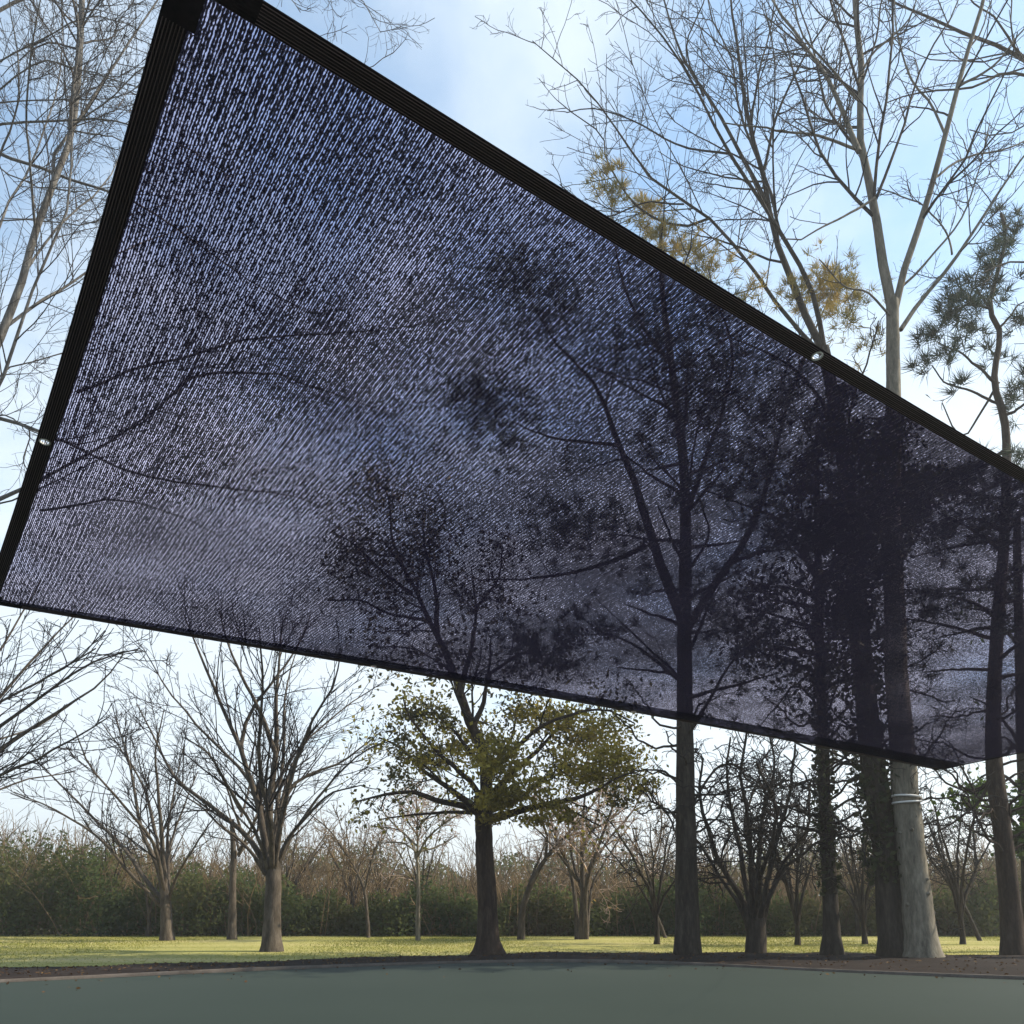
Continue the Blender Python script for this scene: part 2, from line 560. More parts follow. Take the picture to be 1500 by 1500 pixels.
# --- tall pine behind the net (vertical trunk right of centre)
PINE = [dict(dens=1.5, ang=(35, 75), lenfac=0.45, lmax=2.6, n=7, up=0.06, curl=0.13, t0=0.3, rfac=0.5, rmin=0.011),
        dict(dens=2.6, ang=(30, 65), lenfac=0.5, lmax=1.1, n=5, up=0.08, curl=0.2, t0=0.25, rfac=0.6, rmin=0.008)]


def pine_needles(g, pts, d, n_each, spread, length=.24, width=.009, k=26):
    for (x, y, s_) in pts:
        c = at(x, y, d + rng.uniform(-1, 1) * .9)
        n = int(n_each * s_)
        C = c + rng.standard_normal((n, 3)) * np.array([spread, spread, spread * .7]) * (s_ ** .5)
        D = C - (c - [0, 0, .5])
        D /= np.linalg.norm(D, axis=1, keepdims=True) + 1e-9
        g.tufts(C, D, k, length, width)


d = 16.2
g0 = at(1007, 1401, d); g0[2] = -.02
t = Tree(g0 * [1, 1, 0], M["bark_dark"], M["twig_dark"])
t.trunk([g0, at(1005, 1250, d), at(1003, 1090, d), at(1002, 960, d), at(1004, 800, d), at(1000, 660, d), at(985, 540, d), at(970, 420, d), at(968, 330, d)], .245, .04, n=34, flare=.2)
tp9 = t.limbs[0][0]
for pts, r0, sl in [
    ([(1002, 905), (968, 830), (945, 765), (925, 705), (900, 640), (885, 590), (862, 550), (815, 505), (778, 440)], .13, .1),
    ([(945, 800), (880, 830), (820, 845), (760, 850), (700, 850)], .06, -.2),
    ([(908, 655), (860, 650), (800, 640), (745, 615)], .045, .3),
    ([(1006, 920), (1050, 850), (1090, 790), (1120, 720), (1140, 640), (1165, 560), (1200, 470), (1218, 430)], .10, .25),
    ([(1060, 830), (1110, 810), (1170, 800)], .05, -.4),
    ([(1003, 760), (1030, 680), (1060, 600), (1075, 520), (1050, 440), (1038, 395)], .07, -.2),
    ([(985, 540), (940, 480), (910, 400), (895, 300)], .05, .2),
    ([(1005, 1080), (1040, 1020), (1080, 960), (1120, 930)], .05, -.3),
    ([(1000, 1000), (950, 960), (900, 930), (850, 930)], .05, .3),
    ([(1004, 840), (1040, 780), (1020, 720)], .04, -.5),
]:
    t.limb(pix_limb(pts, d, sl), r0, .014)
for k in range(16):
    z = 5.2 + 6.0 * k / 16 + rng.uniform(-.2, .2)
    b = np.array([np.interp(z, tp9[:, 2], tp9[:, 0]), d, z]); a = k * 2.4; L = rng.uniform(1.2, 2.3)
    t.limb([b, b + [math.cos(a) * L * .5, math.sin(a) * L * .5, L * .15], b + [math.cos(a) * L, math.sin(a) * L, L * .3]], .05, .012)
t.grow(lv(PINE, dens=[1.0, 2.0]), skip_trunk=0)
nd, ng = Geo(), Geo()
pe = np.concatenate([e for e, _ in t.ends]); pd_ = np.concatenate([q for _, q in t.ends])
ppx = CX + pe[:, 0] * F / pe[:, 1]
sel = (pe[:, 2] > 5) & (pe[:, 2] < 12.2) & (rng.random(len(pe)) < np.clip((ppx - 720) / 330, .12, .95))
nd.tufts(pe[sel], pd_[sel], 30, .24, .010)
pine_needles(nd, [(775, 410, 1.3), (800, 445, .8), (740, 400, .5), (720, 600, 1.6), (745, 640, .8), (690, 580, .6), (855, 775, 1.6), (900, 790, 1), (815, 770, .8),
                  (1000, 540, 1.2), (950, 500, .9), (1060, 560, 1.1), (1095, 620, 1.1), (1140, 600, 1), (1060, 690, .9), (1065, 885, 1.2), (1100, 940, 1.1),
                  (870, 930, .9), (800, 960, 1.2), (760, 940, .7), (1150, 760, .9), (1040, 470, .7), (980, 640, .8), (1110, 700, .9), (1010, 600, .9)], d, 46, .42)
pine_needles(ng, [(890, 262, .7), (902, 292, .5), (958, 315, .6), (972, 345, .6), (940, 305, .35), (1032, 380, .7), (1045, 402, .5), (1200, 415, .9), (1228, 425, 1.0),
                  (1250, 440, .7), (1190, 445, .6), (1275, 510, .35), (1100, 430, .4), (1215, 400, .8), (1240, 470, .6), (1165, 430, .5), (980, 370, .5), (950, 340, .5), (1010, 365, .4)], d, 34, .27)  # crown-top tufts, given the colour with sunlight painted in
low_tangle(t, tp9, d, 2.2, 5.0, 18, .9, 2.0)
t.build("pine_tree", "tall pine with straight dark trunk rising through the middle of the net's right half",
        leaf=[("needles", nd, M["needle_dark"]), ("sun_tinted_needles", ng, M["needle_sun_tint"])])
TREES["pine"] = t

# --- oak with olive leaves, centre
d = 16.4
g0 = at(715, 1399, d); g0[2] = -.02
t = Tree(g0 * [1, 1, 0], M["bark_brown"], M["twig_dark"])
t.trunk([g0, at(714, 1330, d), at(710, 1250, d), at(708, 1190, d), at(706, 1165, d)], .21, .165, n=20, k=14, flare=1.0)
t.limbs.clear()
for pts, r0, sl in [
    ([(708, 1195), (712, 1140), (704, 1090), (688, 1060), (674, 1020), (655, 965), (628, 910), (600, 850), (560, 790)], .15, .08),
    ([(690, 1065), (705, 1030), (712, 990), (720, 930)], .07, -.2),
    ([(674, 1020), (690, 960), (700, 900), (690, 830)], .07, .35),
    ([(640, 930), (640, 870), (625, 800), (620, 740)], .06, -.3),
    ([(606, 870), (560, 840), (520, 800), (490, 780)], .045, .2),
    ([(600, 850), (575, 790), (570, 730), (550, 700)], .045, .5), ([(628, 910), (570, 900), (530, 880), (480, 880)], .04, -.5), ([(690, 900), (730, 850), (735, 800)], .04, -.3), ([(625, 800), (650, 760), (640, 720)], .03, .3),
    ([(712, 990), (760, 960), (800, 960), (840, 930)], .04, .4), ([(708, 1140), (800, 1060), (880, 1040), (930, 1060)], .06, -.4), ([(706, 1120), (650, 1060), (610, 1020)], .05, .3), ([(709, 1190), (620, 1190), (560, 1200)], .05, .5),
    ([(704, 1195), (680, 1180), (640, 1172), (600, 1160), (560, 1165), (520, 1175)], .09, -.3),
    ([(704, 1190), (660, 1155), (620, 1130), (590, 1100), (555, 1080)], .08, .35),
    ([(712, 1200), (745, 1192), (790, 1180), (850, 1165), (900, 1140), (930, 1130)], .10, -.25),
    ([(711, 1185), (745, 1140), (790, 1100), (830, 1060), (860, 1040)], .09, .35),
    ([(710, 1175), (720, 1130), (750, 1080), (760, 1030)], .07, .6),
    ([(709, 1185), (690, 1150), (640, 1100), (600, 1050), (590, 1020)], .07, -.5),
    ([(712, 1190), (760, 1170), (800, 1140), (870, 1120), (900, 1090)], .06, .7),
    ([(709, 1190), (690, 1180), (650, 1150), (620, 1120)], .06, -.9),
    ([(800, 1178), (840, 1190), (880, 1210)], .04, -.2),
]:
    t.limb(pix_limb(pts, d, sl), r0, .014)
OAK = [dict(dens=2.4, ang=(30, 70), lenfac=0.5, lmax=2.0, n=7, up=0.02, curl=0.2, t0=0.2, rfac=0.5, rmin=0.012),
       dict(dens=4.0, ang=(30, 70), lenfac=0.6, lmax=1.1, n=5, up=0.02, curl=0.25, t0=0.1, rfac=0.6, rmin=0.008)]
t.grow(OAK)
lo, ld = Geo(), Geo()
e1 = np.concatenate([e for e, _ in t.ends])
px = CX + e1[:, 0] * F / e1[:, 1]
low = e1[:, 2] < 5.4
def around(g, E, k, s_, size):
    C = np.repeat(E, k, axis=0) + rng.standard_normal((len(E) * k, 3)) * s_
    g.leaves(C, size)
E = e1[low]
pick = rng.random(len(E)) < .62
around(lo, E[pick], 12, .24, .050)
around(ld, E[~pick], 8, .24, .048)
for (x, y, dd, rad, n) in [(725, 1110, -.9, (.75, .7, .42), 1500), (760, 1160, -1.0, (.7, .6, .4), 1300), (720, 1185, -.8, (.45, .5, .25), 500), (850, 1125, -.3, (.85, .7, .45), 1400), (900, 1110, .2, (.7, .6, .5), 800), (880, 1065, .4, (1.0, .8, .55), 900), (930, 1150, .3, (.7, .7, .5), 500), (800, 1050, .5, (.9, .8, .45), 900), (620, 1050, .3, (.7, .7, .45), 600), (640, 1110, .2, (.8, .6, .4), 700),
                           (800, 1190, -.6, (.6, .5, .25), 700), (690, 1090, .8, (.7, .6, .5), 900)]:
    clump(lo, "leaf", at(x, y, d + dd), rad, int(n * 1.25), .044)
for (x, y, dd, rad, n) in [(610, 1130, .2, (.7, .8, .4), 700), (580, 1090, .3, (.5, .6, .4), 500), (620, 1040, 0, (.6, .6, .4), 600), (900, 1160, .5, (.6, .6, .35), 500), (770, 1050, .6, (.9, .6, .4), 900),
                           (830, 1080, .7, (.7, .6, .5), 700)]:
    clump(ld, "leaf", at(x, y, d + dd), rad, int(n * .6), .044)
E = e1[~low]
around(ld, E[rng.random(len(E)) < .75], 13, .24, .060)
t.build("oak_tree", "dark-trunked tree with flared foot and spreading yellow-green leaves in the centre", leaf=[("foliage", lo, M["leaf_olive"]), ("dull_foliage", ld, M["leaf_dull"])])

# --- bare vase-shaped tree left
d = 18.0
g0 = at(398, 1391, d); g0[2] = -.02
t = Tree(g0 * [1, 1, 0], M["bark_grey"], M["twig_dark"])
t.trunk([g0, at(399, 1340, d), at(400, 1290, d), at(400, 1255, d)], .205, .155, n=16, k=14, flare=.35)
t.limbs.clear()
for pts, r0, sl in [
    ([(397, 1285), (385, 1210), (380, 1180), (353, 1093), (330, 1040), (290, 945), (265, 890)], .09, -.1),
    ([(402, 1285), (393, 1185), (403, 1097), (405, 1040), (410, 980), (415, 900)], .11, .05),
    ([(403, 1100), (385, 1050), (360, 1000), (336, 945), (320, 890)], .06, -.3),
    ([(404, 1270), (408, 1215), (420, 1155), (460, 1130), (500, 1114), (560, 1070)], .07, .3),
    ([(404, 1275), (420, 1231), (450, 1195), (483, 1164), (530, 1150)], .06, -.2),
    ([(396, 1280), (365, 1225), (319, 1189), (285, 1160), (260, 1139), (225, 1080), (200, 1030)], .075, .2),
    ([(396, 1290), (360, 1240), (330, 1215), (290, 1180), (258, 1160)], .05, -.4),
    ([(353, 1093), (360, 1060), (372, 1035), (400, 1000), (440, 940), (455, 900)], .05, .2),
    ([(398, 1280), (395, 1220), (370, 1150), (330, 1100), (290, 1060), (240, 1000), (210, 950)], .06, .5),
    ([(401, 1280), (412, 1200), (430, 1120), (460, 1050), (490, 1000), (500, 950)], .07, -.5),
    ([(401, 1280), (410, 1190), (440, 1100), (500, 1040), (560, 1000)], .05, .7),
    ([(399, 1280), (398, 1200), (380, 1110), (385, 1000), (380, 920)], .07, -.8),
    ([(399, 1280), (404, 1200), (415, 1110), (420, 1010), (440, 930)], .07, .9),
    ([(403, 1280), (430, 1215), (470, 1160), (520, 1110), (575, 1080)], .05, .1),
    ([(397, 1280), (380, 1230), (350, 1180), (310, 1110), (270, 1080)], .05, -.7),
]:
    t.limb(pix_limb(pts, d, sl), r0, .012)
VASE = [dict(dens=2.1, ang=(15, 42), lenfac=0.5, lmax=2.6, n=8, up=0.05, curl=0.08, t0=0.15, rfac=0.5, rmin=0.012),
        dict(dens=3.2, ang=(20, 50), lenfac=0.5, lmax=1.3, n=6, up=0.03, curl=0.14, t0=0.1, rfac=0.55, rmin=0.008),
        dict(dens=4.2, ang=(20, 60), lenfac=0.55, lmax=.7, n=4, up=0.02, curl=0.2, t0=0.1, rfac=0.6, rmin=0.006)]
t.grow(VASE)
t.build("bare_tree", "bare vase-shaped tree with stout grey trunk on the grass at left")

# --- thinner bare vase tree further left
d = 23.0
g0 = at(245, 1375, d); g0[2] = -.02
t = Tree(g0 * [1, 1, 0], M["bark_grey"], M["twig_dark"])
t.trunk([g0, at(243, 1330, d), at(240, 1290, d)], .17, .13, n=12, flare=.3)
t.limbs.clear()
for pts, r0, sl in [
    ([(241, 1310), (232, 1265), (210, 1219), (195, 1150), (185, 1105), (170, 1050)], .08, .1),
    ([(243, 1300), (236, 1220), (230, 1150), (227, 1101), (240, 1040)], .08, -.2),
    ([(240, 1320), (215, 1290), (180, 1240), (126, 1185), (80, 1140), (42, 1100)], .07, .3),
    ([(240, 1330), (200, 1290), (150, 1230), (90, 1190), (20, 1160)], .06, -.3),
    ([(245, 1310), (250, 1240), (270, 1180), (290, 1130)], .06, .4),
    ([(242, 1310), (225, 1240), (180, 1180), (130, 1120), (110, 1070)], .06, -.6),
    ([(244, 1310), (246, 1230), (255, 1150), (270, 1090)], .06, .8),
    ([(241, 1300), (225, 1210), (205, 1140), (150, 1060)], .06, .5),
    ([(246, 1320), (262, 1280), (290, 1230), (320, 1190)], .05, -.4),
]:
    t.limb(pix_limb(pts, d, sl), r0, .014)
t.grow(lv(VASE, dens=[2.1, 3.0, 3.6], rmin=[.013, .0095, .0075]))
t.build("bare_tree", "slimmer bare tree fanning out before the green wood, second from the left")

# --- thin straight trunk between them
d = 23.2
g0 = at(340, 1373, d); g0[2] = -.02
t = Tree(g0 * [1, 1, 0], M["bark_grey"], M["twig_grey"])
t.trunk([g0, at(341, 1310, d), at(342, 1255, d), at(340, 1200, d)], .13, .06, n=14, flare=.2)
for k in range(8):
    z = rng.uniform(2.0, 3.6)
    b = np.array([g0[0] + .05, d, z])
    a = rng.uniform(0, 6.28); L = rng.uniform(1, 1.9)
    t.limb([b, b + [math.cos(a) * L * .4, math.sin(a) * L * .4, L * .5], b + [math.cos(a) * L, math.sin(a) * L, L * 1.2]], .04, .012)
t.grow(lv(VASE, dens=[2.4, 3.0, 3.2], rmin=[.013, .0095, .0075]))
t.build("bare_tree", "thin straight-stemmed bare tree between the two fanning trees at left")

# --- big bare tree left of the frame whose limbs fill the upper left
d = 14.0
g0 = at(-190, 1411, d); g0[2] = -.02
t = Tree(g0 * [1, 1, 0], M["bark_limb"], M["twig_grey"])
t.trunk([g0, at(-175, 1200, d), at(-140, 950, d), at(-80, 720, d), at(-30, 560, d), at(5, 480, d), at(30, 410, d), at(50, 340, d), at(78, 265, d), at(105, 190, d), at(118, 60, d), at(122, -80, d), at(130, -250, d)], .135, .025, n=40, flare=.3)
t.limbs.clear()
t.limb(pix_limb([(105, 190), (118, 60), (122, -80), (130, -250)], d, 0), .06, .03)
for pts, r0, sl in [
    ([(-80, 720), (0, 559), (35, 468), (59, 402), (75, 365), (100, 312), (108, 262), (107, 200), (112, 120), (118, 40), (100, -60)], .07, -.15),
    ([(78, 265), (84, 222), (107, 190), (122, 170), (160, 110), (190, 60), (228, 0), (270, -70), (330, -150)], .06, .1),
    ([(-60, 200), (0, 187), (50, 184), (120, 180), (185, 187), (260, 215), (340, 260)], .05, -.1),
    ([(105, 190), (145, 195), (180, 208), (230, 245)], .03, .3),
    ([(-70, 160), (0, 151), (97, 145), (160, 144), (200, 128), (260, 80)], .03, .2),
    ([(-60, 130), (0, 95), (70, 54), (110, 32), (142, 24), (200, 40)], .035, -.2),
    ([(-60, 190), (0, 228), (75, 255), (150, 278), (230, 310), (345, 395), (440, 450)], .045, .15),
    ([(-50, 215), (0, 240), (60, 268), (110, 275), (150, 282)], .03, -.2),
    ([(-60, 330), (0, 320), (60, 318), (140, 320), (240, 300)], .03, .3),
    ([(-110, 820), (-20, 745), (45, 711), (129, 666), (204, 618), (255, 576), (285, 535), (310, 470)], .06, .1),
    ([(110, 575), (200, 537), (277, 520), (343, 500), (417, 487), (520, 485), (640, 470)], .035, -.1),
    ([(255, 576), (280, 549), (340, 545), (407, 548), (467, 570), (583, 610), (660, 650)], .035, .2),
    ([(-50, 600), (20, 622), (81, 645), (129, 666), (180, 690), (264, 711), (400, 726), (480, 745)], .045, -.2),
    ([(60, 745), (130, 735), (180, 732), (260, 755), (350, 800)], .03, .3),
    ([(-60, 650), (0, 553), (50, 535), (80, 524), (130, 500), (200, 430)], .035, .4),
    ([(-40, 640), (0, 605), (25, 615), (45, 627), (110, 650)], .03, -.4),
    ([(-30, 420), (0, 310), (25, 270), (45, 230), (60, 180), (85, 100), (90, 20), (80, -60)], .05, .4),
    ([(-40, 300), (10, 200), (30, 140), (20, 60), (10, -40)], .05, -.4),
    ([(-60, 60), (0, 10), (40, -8), (110, -40), (250, -90), (400, -80), (500, -20), (545, 15), (558, 48)], .07, .2),
    ([(250, -90), (380, -50), (430, 0), (440, 18)], .03, .3),
    ([(345, 60), (430, 75), (500, 98), (545, 95), (575, 78)], .022, .1),
    ([(30, 410), (70, 350), (110, 310), (150, 270), (200, 190)], .05, .5),
    ([(5, 480), (60, 440), (120, 400), (180, 370), (280, 330)], .04, .6),
    ([(50, 340), (40, 260), (35, 180), (40, 90), (60, 0), (60, -80)], .05, -.6),
    ([(0, 130), (60, 90), (130, 110), (190, 130), (260, 160)], .03, -.5),
    ([(100, 190), (160, 150), (210, 100), (280, 60), (330, 20)], .03, -.3),
]:
    t.limb(pix_limb(pts, d, sl), r0 * (.85 if max(q[0] for q in pts) > 200 and max(q[1] for q in pts) > 400 else .55), .008, wob=.02)
t.grow(lv(BARE, dens=[2.8, 4.0, 4.6], lmax=[3.4, 1.9, 1.0], rmin=[.009, .0055, .004]))
t.build("bare_tree", "tall pale-limbed bare tree whose crossing branches fill the upper left corner")

# --- bare tree at the left edge, low fan of branches
d = 17.0
g0 = at(-150, 1396, d); g0[2] = -.02
t = Tree(g0 * [1, 1, 0], M["bark_grey"], M["twig_dark"])
t.trunk([g0, at(-145, 1320, d), at(-135, 1250, d), at(-125, 1180, d), at(-118, 1080, d), at(-110, 960, d)], .24, .08, n=22, flare=.3)
for pts, r0, sl in [
    ([(-138, 1260), (-70, 1165), (0, 1101), (90, 1040), (150, 1000), (180, 960)], .08, .1),
    ([(-136, 1240), (-60, 1120), (0, 1065), (120, 980), (205, 950)], .07, -.2),
    ([(-132, 1220), (-60, 1090), (0, 1020), (80, 930), (130, 880)], .07, .4),
    ([(-140, 1290), (-60, 1190), (0, 1135), (60, 1110), (160, 1050)], .06, -.4),
    ([(-130, 1200), (-70, 1060), (-20, 980), (30, 900), (60, 850)], .06, .2),
    ([(-128, 1180), (-90, 1040), (-40, 940), (0, 870)], .06, -.5),
    ([(-138, 1280), (-60, 1190), (20, 1150), (110, 1130)], .05, .6),
    ([(-134, 1240), (-80, 1130), (-10, 1040), (60, 1000), (140, 950)], .05, -.7),
    ([(-138, 1270), (-80, 1170), (-10, 1090), (50, 1070), (120, 1020)], .05, .8),
]:
    t.limb(pix_limb(pts, d, sl), r0, .012)
t.grow(lv(VASE, dens=[1.5, 2.5, 3.2]))
t.build("bare_tree", "bare tree reaching low branches in from the left edge under the net")

# --- right edge: tree outside the frame that reaches a heavy limb into the upper right corner
d = 16.0
g0 = at(1720, 1400, d); g0[2] = -.02
t = Tree(g0 * [1, 1, 0], M["bark_dark"], M["twig_dark"])
t.trunk([g0, at(1715, 1200, d), at(1705, 900, d), at(1690, 600, d), at(1670, 350, d), at(1660, 100, d)], .28, .1, n=26, flare=.3)
for pts, r0, sl in [
    ([(1672, 380), (1600, 190), (1500, 85), (1455, 65), (1400, 45), (1350, 20), (1300, 0), (1230, -40)], .10, .05),
    ([(1600, 190), (1540, 130), (1500, 107), (1460, 108), (1425, 128), (1350, 135), (1300, 150)], .045, -.2),
    ([(1672, 380), (1600, 260), (1520, 180), (1470, 200), (1420, 190)], .05, .3),
    ([(1690, 600), (1600, 480), (1540, 400), (1490, 380), (1440, 400)], .05, -.3),
    ([(1660, 200), (1600, 60), (1540, -20), (1460, -40)], .06, .4),
    ([(1500, 85), (1460, 30), (1420, 0), (1400, -40)], .03, -.3),
]:
    t.limb(pix_limb(pts, d, sl), r0, .012)
t.grow(lv(BARE, dens=[1.0, 1.8, 2.2], lmax=[3, 1.6, .9]), skip_trunk=1)
t.build("bare_tree", "bare tree beyond the right edge reaching one heavy dark limb into the upper corner")

# --- pine at right
d = 16.6
g0 = at(1486, 1400, d); g0[2] = -.02
t = Tree(g0 * [1, 1, 0], M["bark_brown"], M["twig_dark"])
t.trunk([g0, at(1480, 1320, d), at(1470, 1220, d), at(1458, 1110, d), at(1462, 950, d), at(1474, 780, d), at(1475, 634, d), at(1458, 560, d), at(1465, 500, d), at(1463, 476, d), at(1450, 450, d), at(1464, 393, d), at(1474, 345, d), at(1466, 312, d)], .215, .03, n=44, flare=.25)
for pts, r0, sl in [
    ([(1450, 452), (1425, 445), (1400, 455), (1375, 480)], .03, -.3),
    ([(1458, 560), (1425, 530), (1400, 515), (1372, 500)], .04, .2),
    ([(1462, 590), (1420, 570), (1385, 560), (1365, 535)], .035, -.3),
    ([(1466, 480), (1490, 450), (1510, 440)], .03, .3),
    ([(1470, 610), (1500, 590), (1530, 560)], .04, -.3),
    ([(1474, 660), (1430, 690), (1390, 700)], .05, .3),
    ([(1474, 780), (1430, 760), (1380, 770), (1340, 750)], .05, -.3),
    ([(1474, 720), (1520, 700), (1560, 700)], .05, .3),
    ([(1464, 900), (1420, 880), (1370, 870)], .05, .4),
    ([(1463, 560), (1440, 600), (1410, 640), (1380, 590)], .03, .5),
    ([(1456, 1130), (1430, 1180), (1390, 1210), (1340, 1235)], .035, -.1),
    ([(1450, 455), (1430, 420), (1435, 390)], .03, .2),
]:
    t.limb(pix_limb(pts, d, sl), r0, .013)
tpp = t.limbs[0][0]
for k in range(20):
    z = 5.6 + 4.6 * k / 20 + rng.uniform(-.2, .2)
    b = np.array([np.interp(z, tpp[:, 2], tpp[:, 0]), d, z]); a = k * 2.4; L = rng.uniform(1.3, 2.6)
    t.limb([b, b + [math.cos(a) * L * .5, math.sin(a) * L * .5, L * .1], b + [math.cos(a) * L, math.sin(a) * L, L * .15]], .05, .012)
t.grow(lv(PINE, dens=[1.1, 2.6]), skip_trunk=1)
pe = np.concatenate([e for e, _ in t.ends]); pd_ = np.concatenate([q for _, q in t.ends])
psel = (pe[:, 2] > 5.2) & (pe[:, 2] < 10.6) & (rng.random(len(pe)) < .95)
nd = Geo()
nd.tufts(pe[psel], pd_[psel], 32, .28, .011)
pine_needles(nd, [(1468, 318, .7), (1485, 345, .7), (1462, 370, .6), (1440, 395, .7), (1460, 410, .6), (1425, 425, .9), (1445, 440, .5), (1402, 448, .8), (1388, 470, .8), (1412, 470, .7), (1372, 488, .5),
                  (1430, 480, .6), (1362, 532, .5), (1385, 515, .4), (1490, 590, .7), (1455, 520, .5), (1500, 470, .5), (1490, 560, .6), (1410, 560, .3),
                  (1430, 700, 1.6), (1390, 710, 1.4), (1480, 740, 1.6), (1340, 750, 1.3), (1380, 780, 1.2), (1440, 770, 1.4), (1500, 690, 1.2), (1370, 870, 1.1), (1300, 770, 1.2), (1480, 850, 1)], d, 15, .24, length=.36, width=.010, k=34)
low_tangle(t, tpp, d, 1.9, 5.2, 22, .9, 2.2)
t.build("pine_tree", "pine with long dark needle tufts at the right edge above the net", leaf=[("needles", nd, M["needle_dark"])])

# --- ivy-covered straight trunk between pine and pale tree
d = 16.5
g0 = at(1219, 1399, d); g0[2] = -.02
t = Tree(g0 * [1, 1, 0], M["bark_dark"], M["twig_dark"])
t.trunk([g0, at(1216, 1300, d), at(1210, 1200, d), at(1207, 1100, d), at(1200, 900, d), at(1196, 700, d), at(1198, 620, d)], .165, .05, n=28, flare=.55)
tp = t.limbs[0][0]
for k in range(26):
    z = rng.uniform(4.4, 9.4)
    b = np.array([np.interp(z, tp[:, 2], tp[:, 0]), d, z]); a = k * 2.4 + rng.uniform(-.4, .4); L = rng.uniform(1.2, 2.9)
    t.limb([b, b + [math.cos(a) * L * .5, math.sin(a) * L * .5, L * .2], b + [math.cos(a) * L, math.sin(a) * L, L * .35]], .05, .012)
t.grow(lv(OAK, dens=[1.5, 2.4]), skip_trunk=0)
iv = Geo()
e1 = np.concatenate([e for e, _ in t.ends]); e1 = e1[(e1[:, 2] > 4.6) & (e1[:, 2] < 10.3)]
around(iv, e1, 15, .26, .075)
zz = rng.uniform(1.2, 6, 1200)
c = np.stack([np.interp(zz, tp[:, 2], tp[:, k]) for k in range(3)], axis=1)
a = rng.random(1200) * 6.28; rr = np.abs(rng.normal(.17, .05, 1200)); c[:, 0] += np.cos(a) * rr; c[:, 1] += np.sin(a) * rr
iv.leaves(c, .06)
low_tangle(t, tp, d, 1.9, 5.0, 24, .9, 2.0)
t.build("evergreen_tree", "slim dark evergreen tree with flared foot, left of the leaning ivy-clad tree", leaf=[("foliage", iv, M["leaf_ivy"])])

# --- many-stemmed dark shrub tree
d = 16.9
g0 = at(1106, 1395, d); g0[2] = -.02
t = Tree(g0 * [1, 1, 0], M["bark_dark"], M["twig_dark"])
t.trunk([g0, at(1107, 1370, d), at(1106, 1345, d)], .19, .2, n=8, k=14, flare=.2)
t.limbs.clear()
for pts, r0, sl in [
    ([(1100, 1365), (1085, 1310), (1055, 1265), (1040, 1230), (1020, 1160), (1030, 1110)], .08, -.2),
    ([(1102, 1360), (1090, 1300), (1075, 1220), (1060, 1150), (1070, 1080)], .07, .3),
    ([(1105, 1360), (1100, 1290), (1105, 1200), (1090, 1120), (1095, 1060)], .07, -.4),
    ([(1108, 1360), (1112, 1290), (1120, 1210), (1135, 1130), (1125, 1070)], .07, .3),
    ([(1110, 1360), (1125, 1300), (1140, 1230), (1160, 1170), (1165, 1090)], .07, -.2),
    ([(1112, 1365), (1135, 1310), (1155, 1265), (1180, 1210), (1185, 1150)], .06, .3),
    ([(1112, 1365), (1130, 1320), (1150, 1280), (1190, 1240), (1240, 1220)], .05, -.3),
    ([(1100, 1365), (1080, 1320), (1050, 1275), (1010, 1220), (985, 1190)], .05, .5),
    ([(1106, 1360), (1108, 1290), (1095, 1200), (1120, 1120)], .06, .8),
    ([(1106, 1360), (1115, 1290), (1135, 1200), (1110, 1120)], .06, -.8),
]:
    t.limb(pix_limb(pts, d, sl), r0, .02, wob=.025)
t.grow(DENSE)
t.build("bare_tree", "many-stemmed bare tree splitting low into a dense dark tangle, right of the tall pine")

# --- evergreen at the right edge
d = 18.0
g0 = at(1512, 1394, d); g0[2] = -.02
t = Tree(g0 * [1, 1, 0], M["bark_dark"], M["twig_dark"])
t.trunk([g0, at(1508, 1250, d), at(1500, 1100, d), at(1492, 900, d), at(1490, 760, d)], .2, .08, n=20, flare=.3)
tp = t.limbs[0][0]
for pts, sl in [([(1507, 1230), (1470, 1190), (1420, 1180), (1395, 1175)], -.1), ([(1508, 1260), (1480, 1240), (1465, 1250)], -.4), ([(1503, 1160), (1460, 1130), (1420, 1150)], .4),
                ([(1506, 1220), (1540, 1180), (1580, 1170)], .2), ([(1500, 1100), (1460, 1040), (1420, 1020)], .3), ([(1497, 1000), (1540, 950)], -.3), ([(1495, 950), (1450, 900), (1410, 890)], -.3)]:
    t.limb(pix_limb(pts, d, sl), .05, .014)
t.grow(lv(OAK, dens=[1.6, 2.4]), skip_trunk=1)
lf = Geo()
e1 = np.concatenate([e for e, _ in t.ends])
around(lf, e1, 8, .18, .07)
for x, y, n in ((1480, 1190, 500), (1490, 1240, 600), (1415, 1175, 350), (1500, 1150, 400)):
    clump(lf, "leaf", at(x, y, d), (.5, .6, .35), n, .07)
t.build("evergreen_tree", "green-leaved evergreen tree standing half out of the picture at the right edge", leaf=[("foliage", lf, M["leaf_green"])])

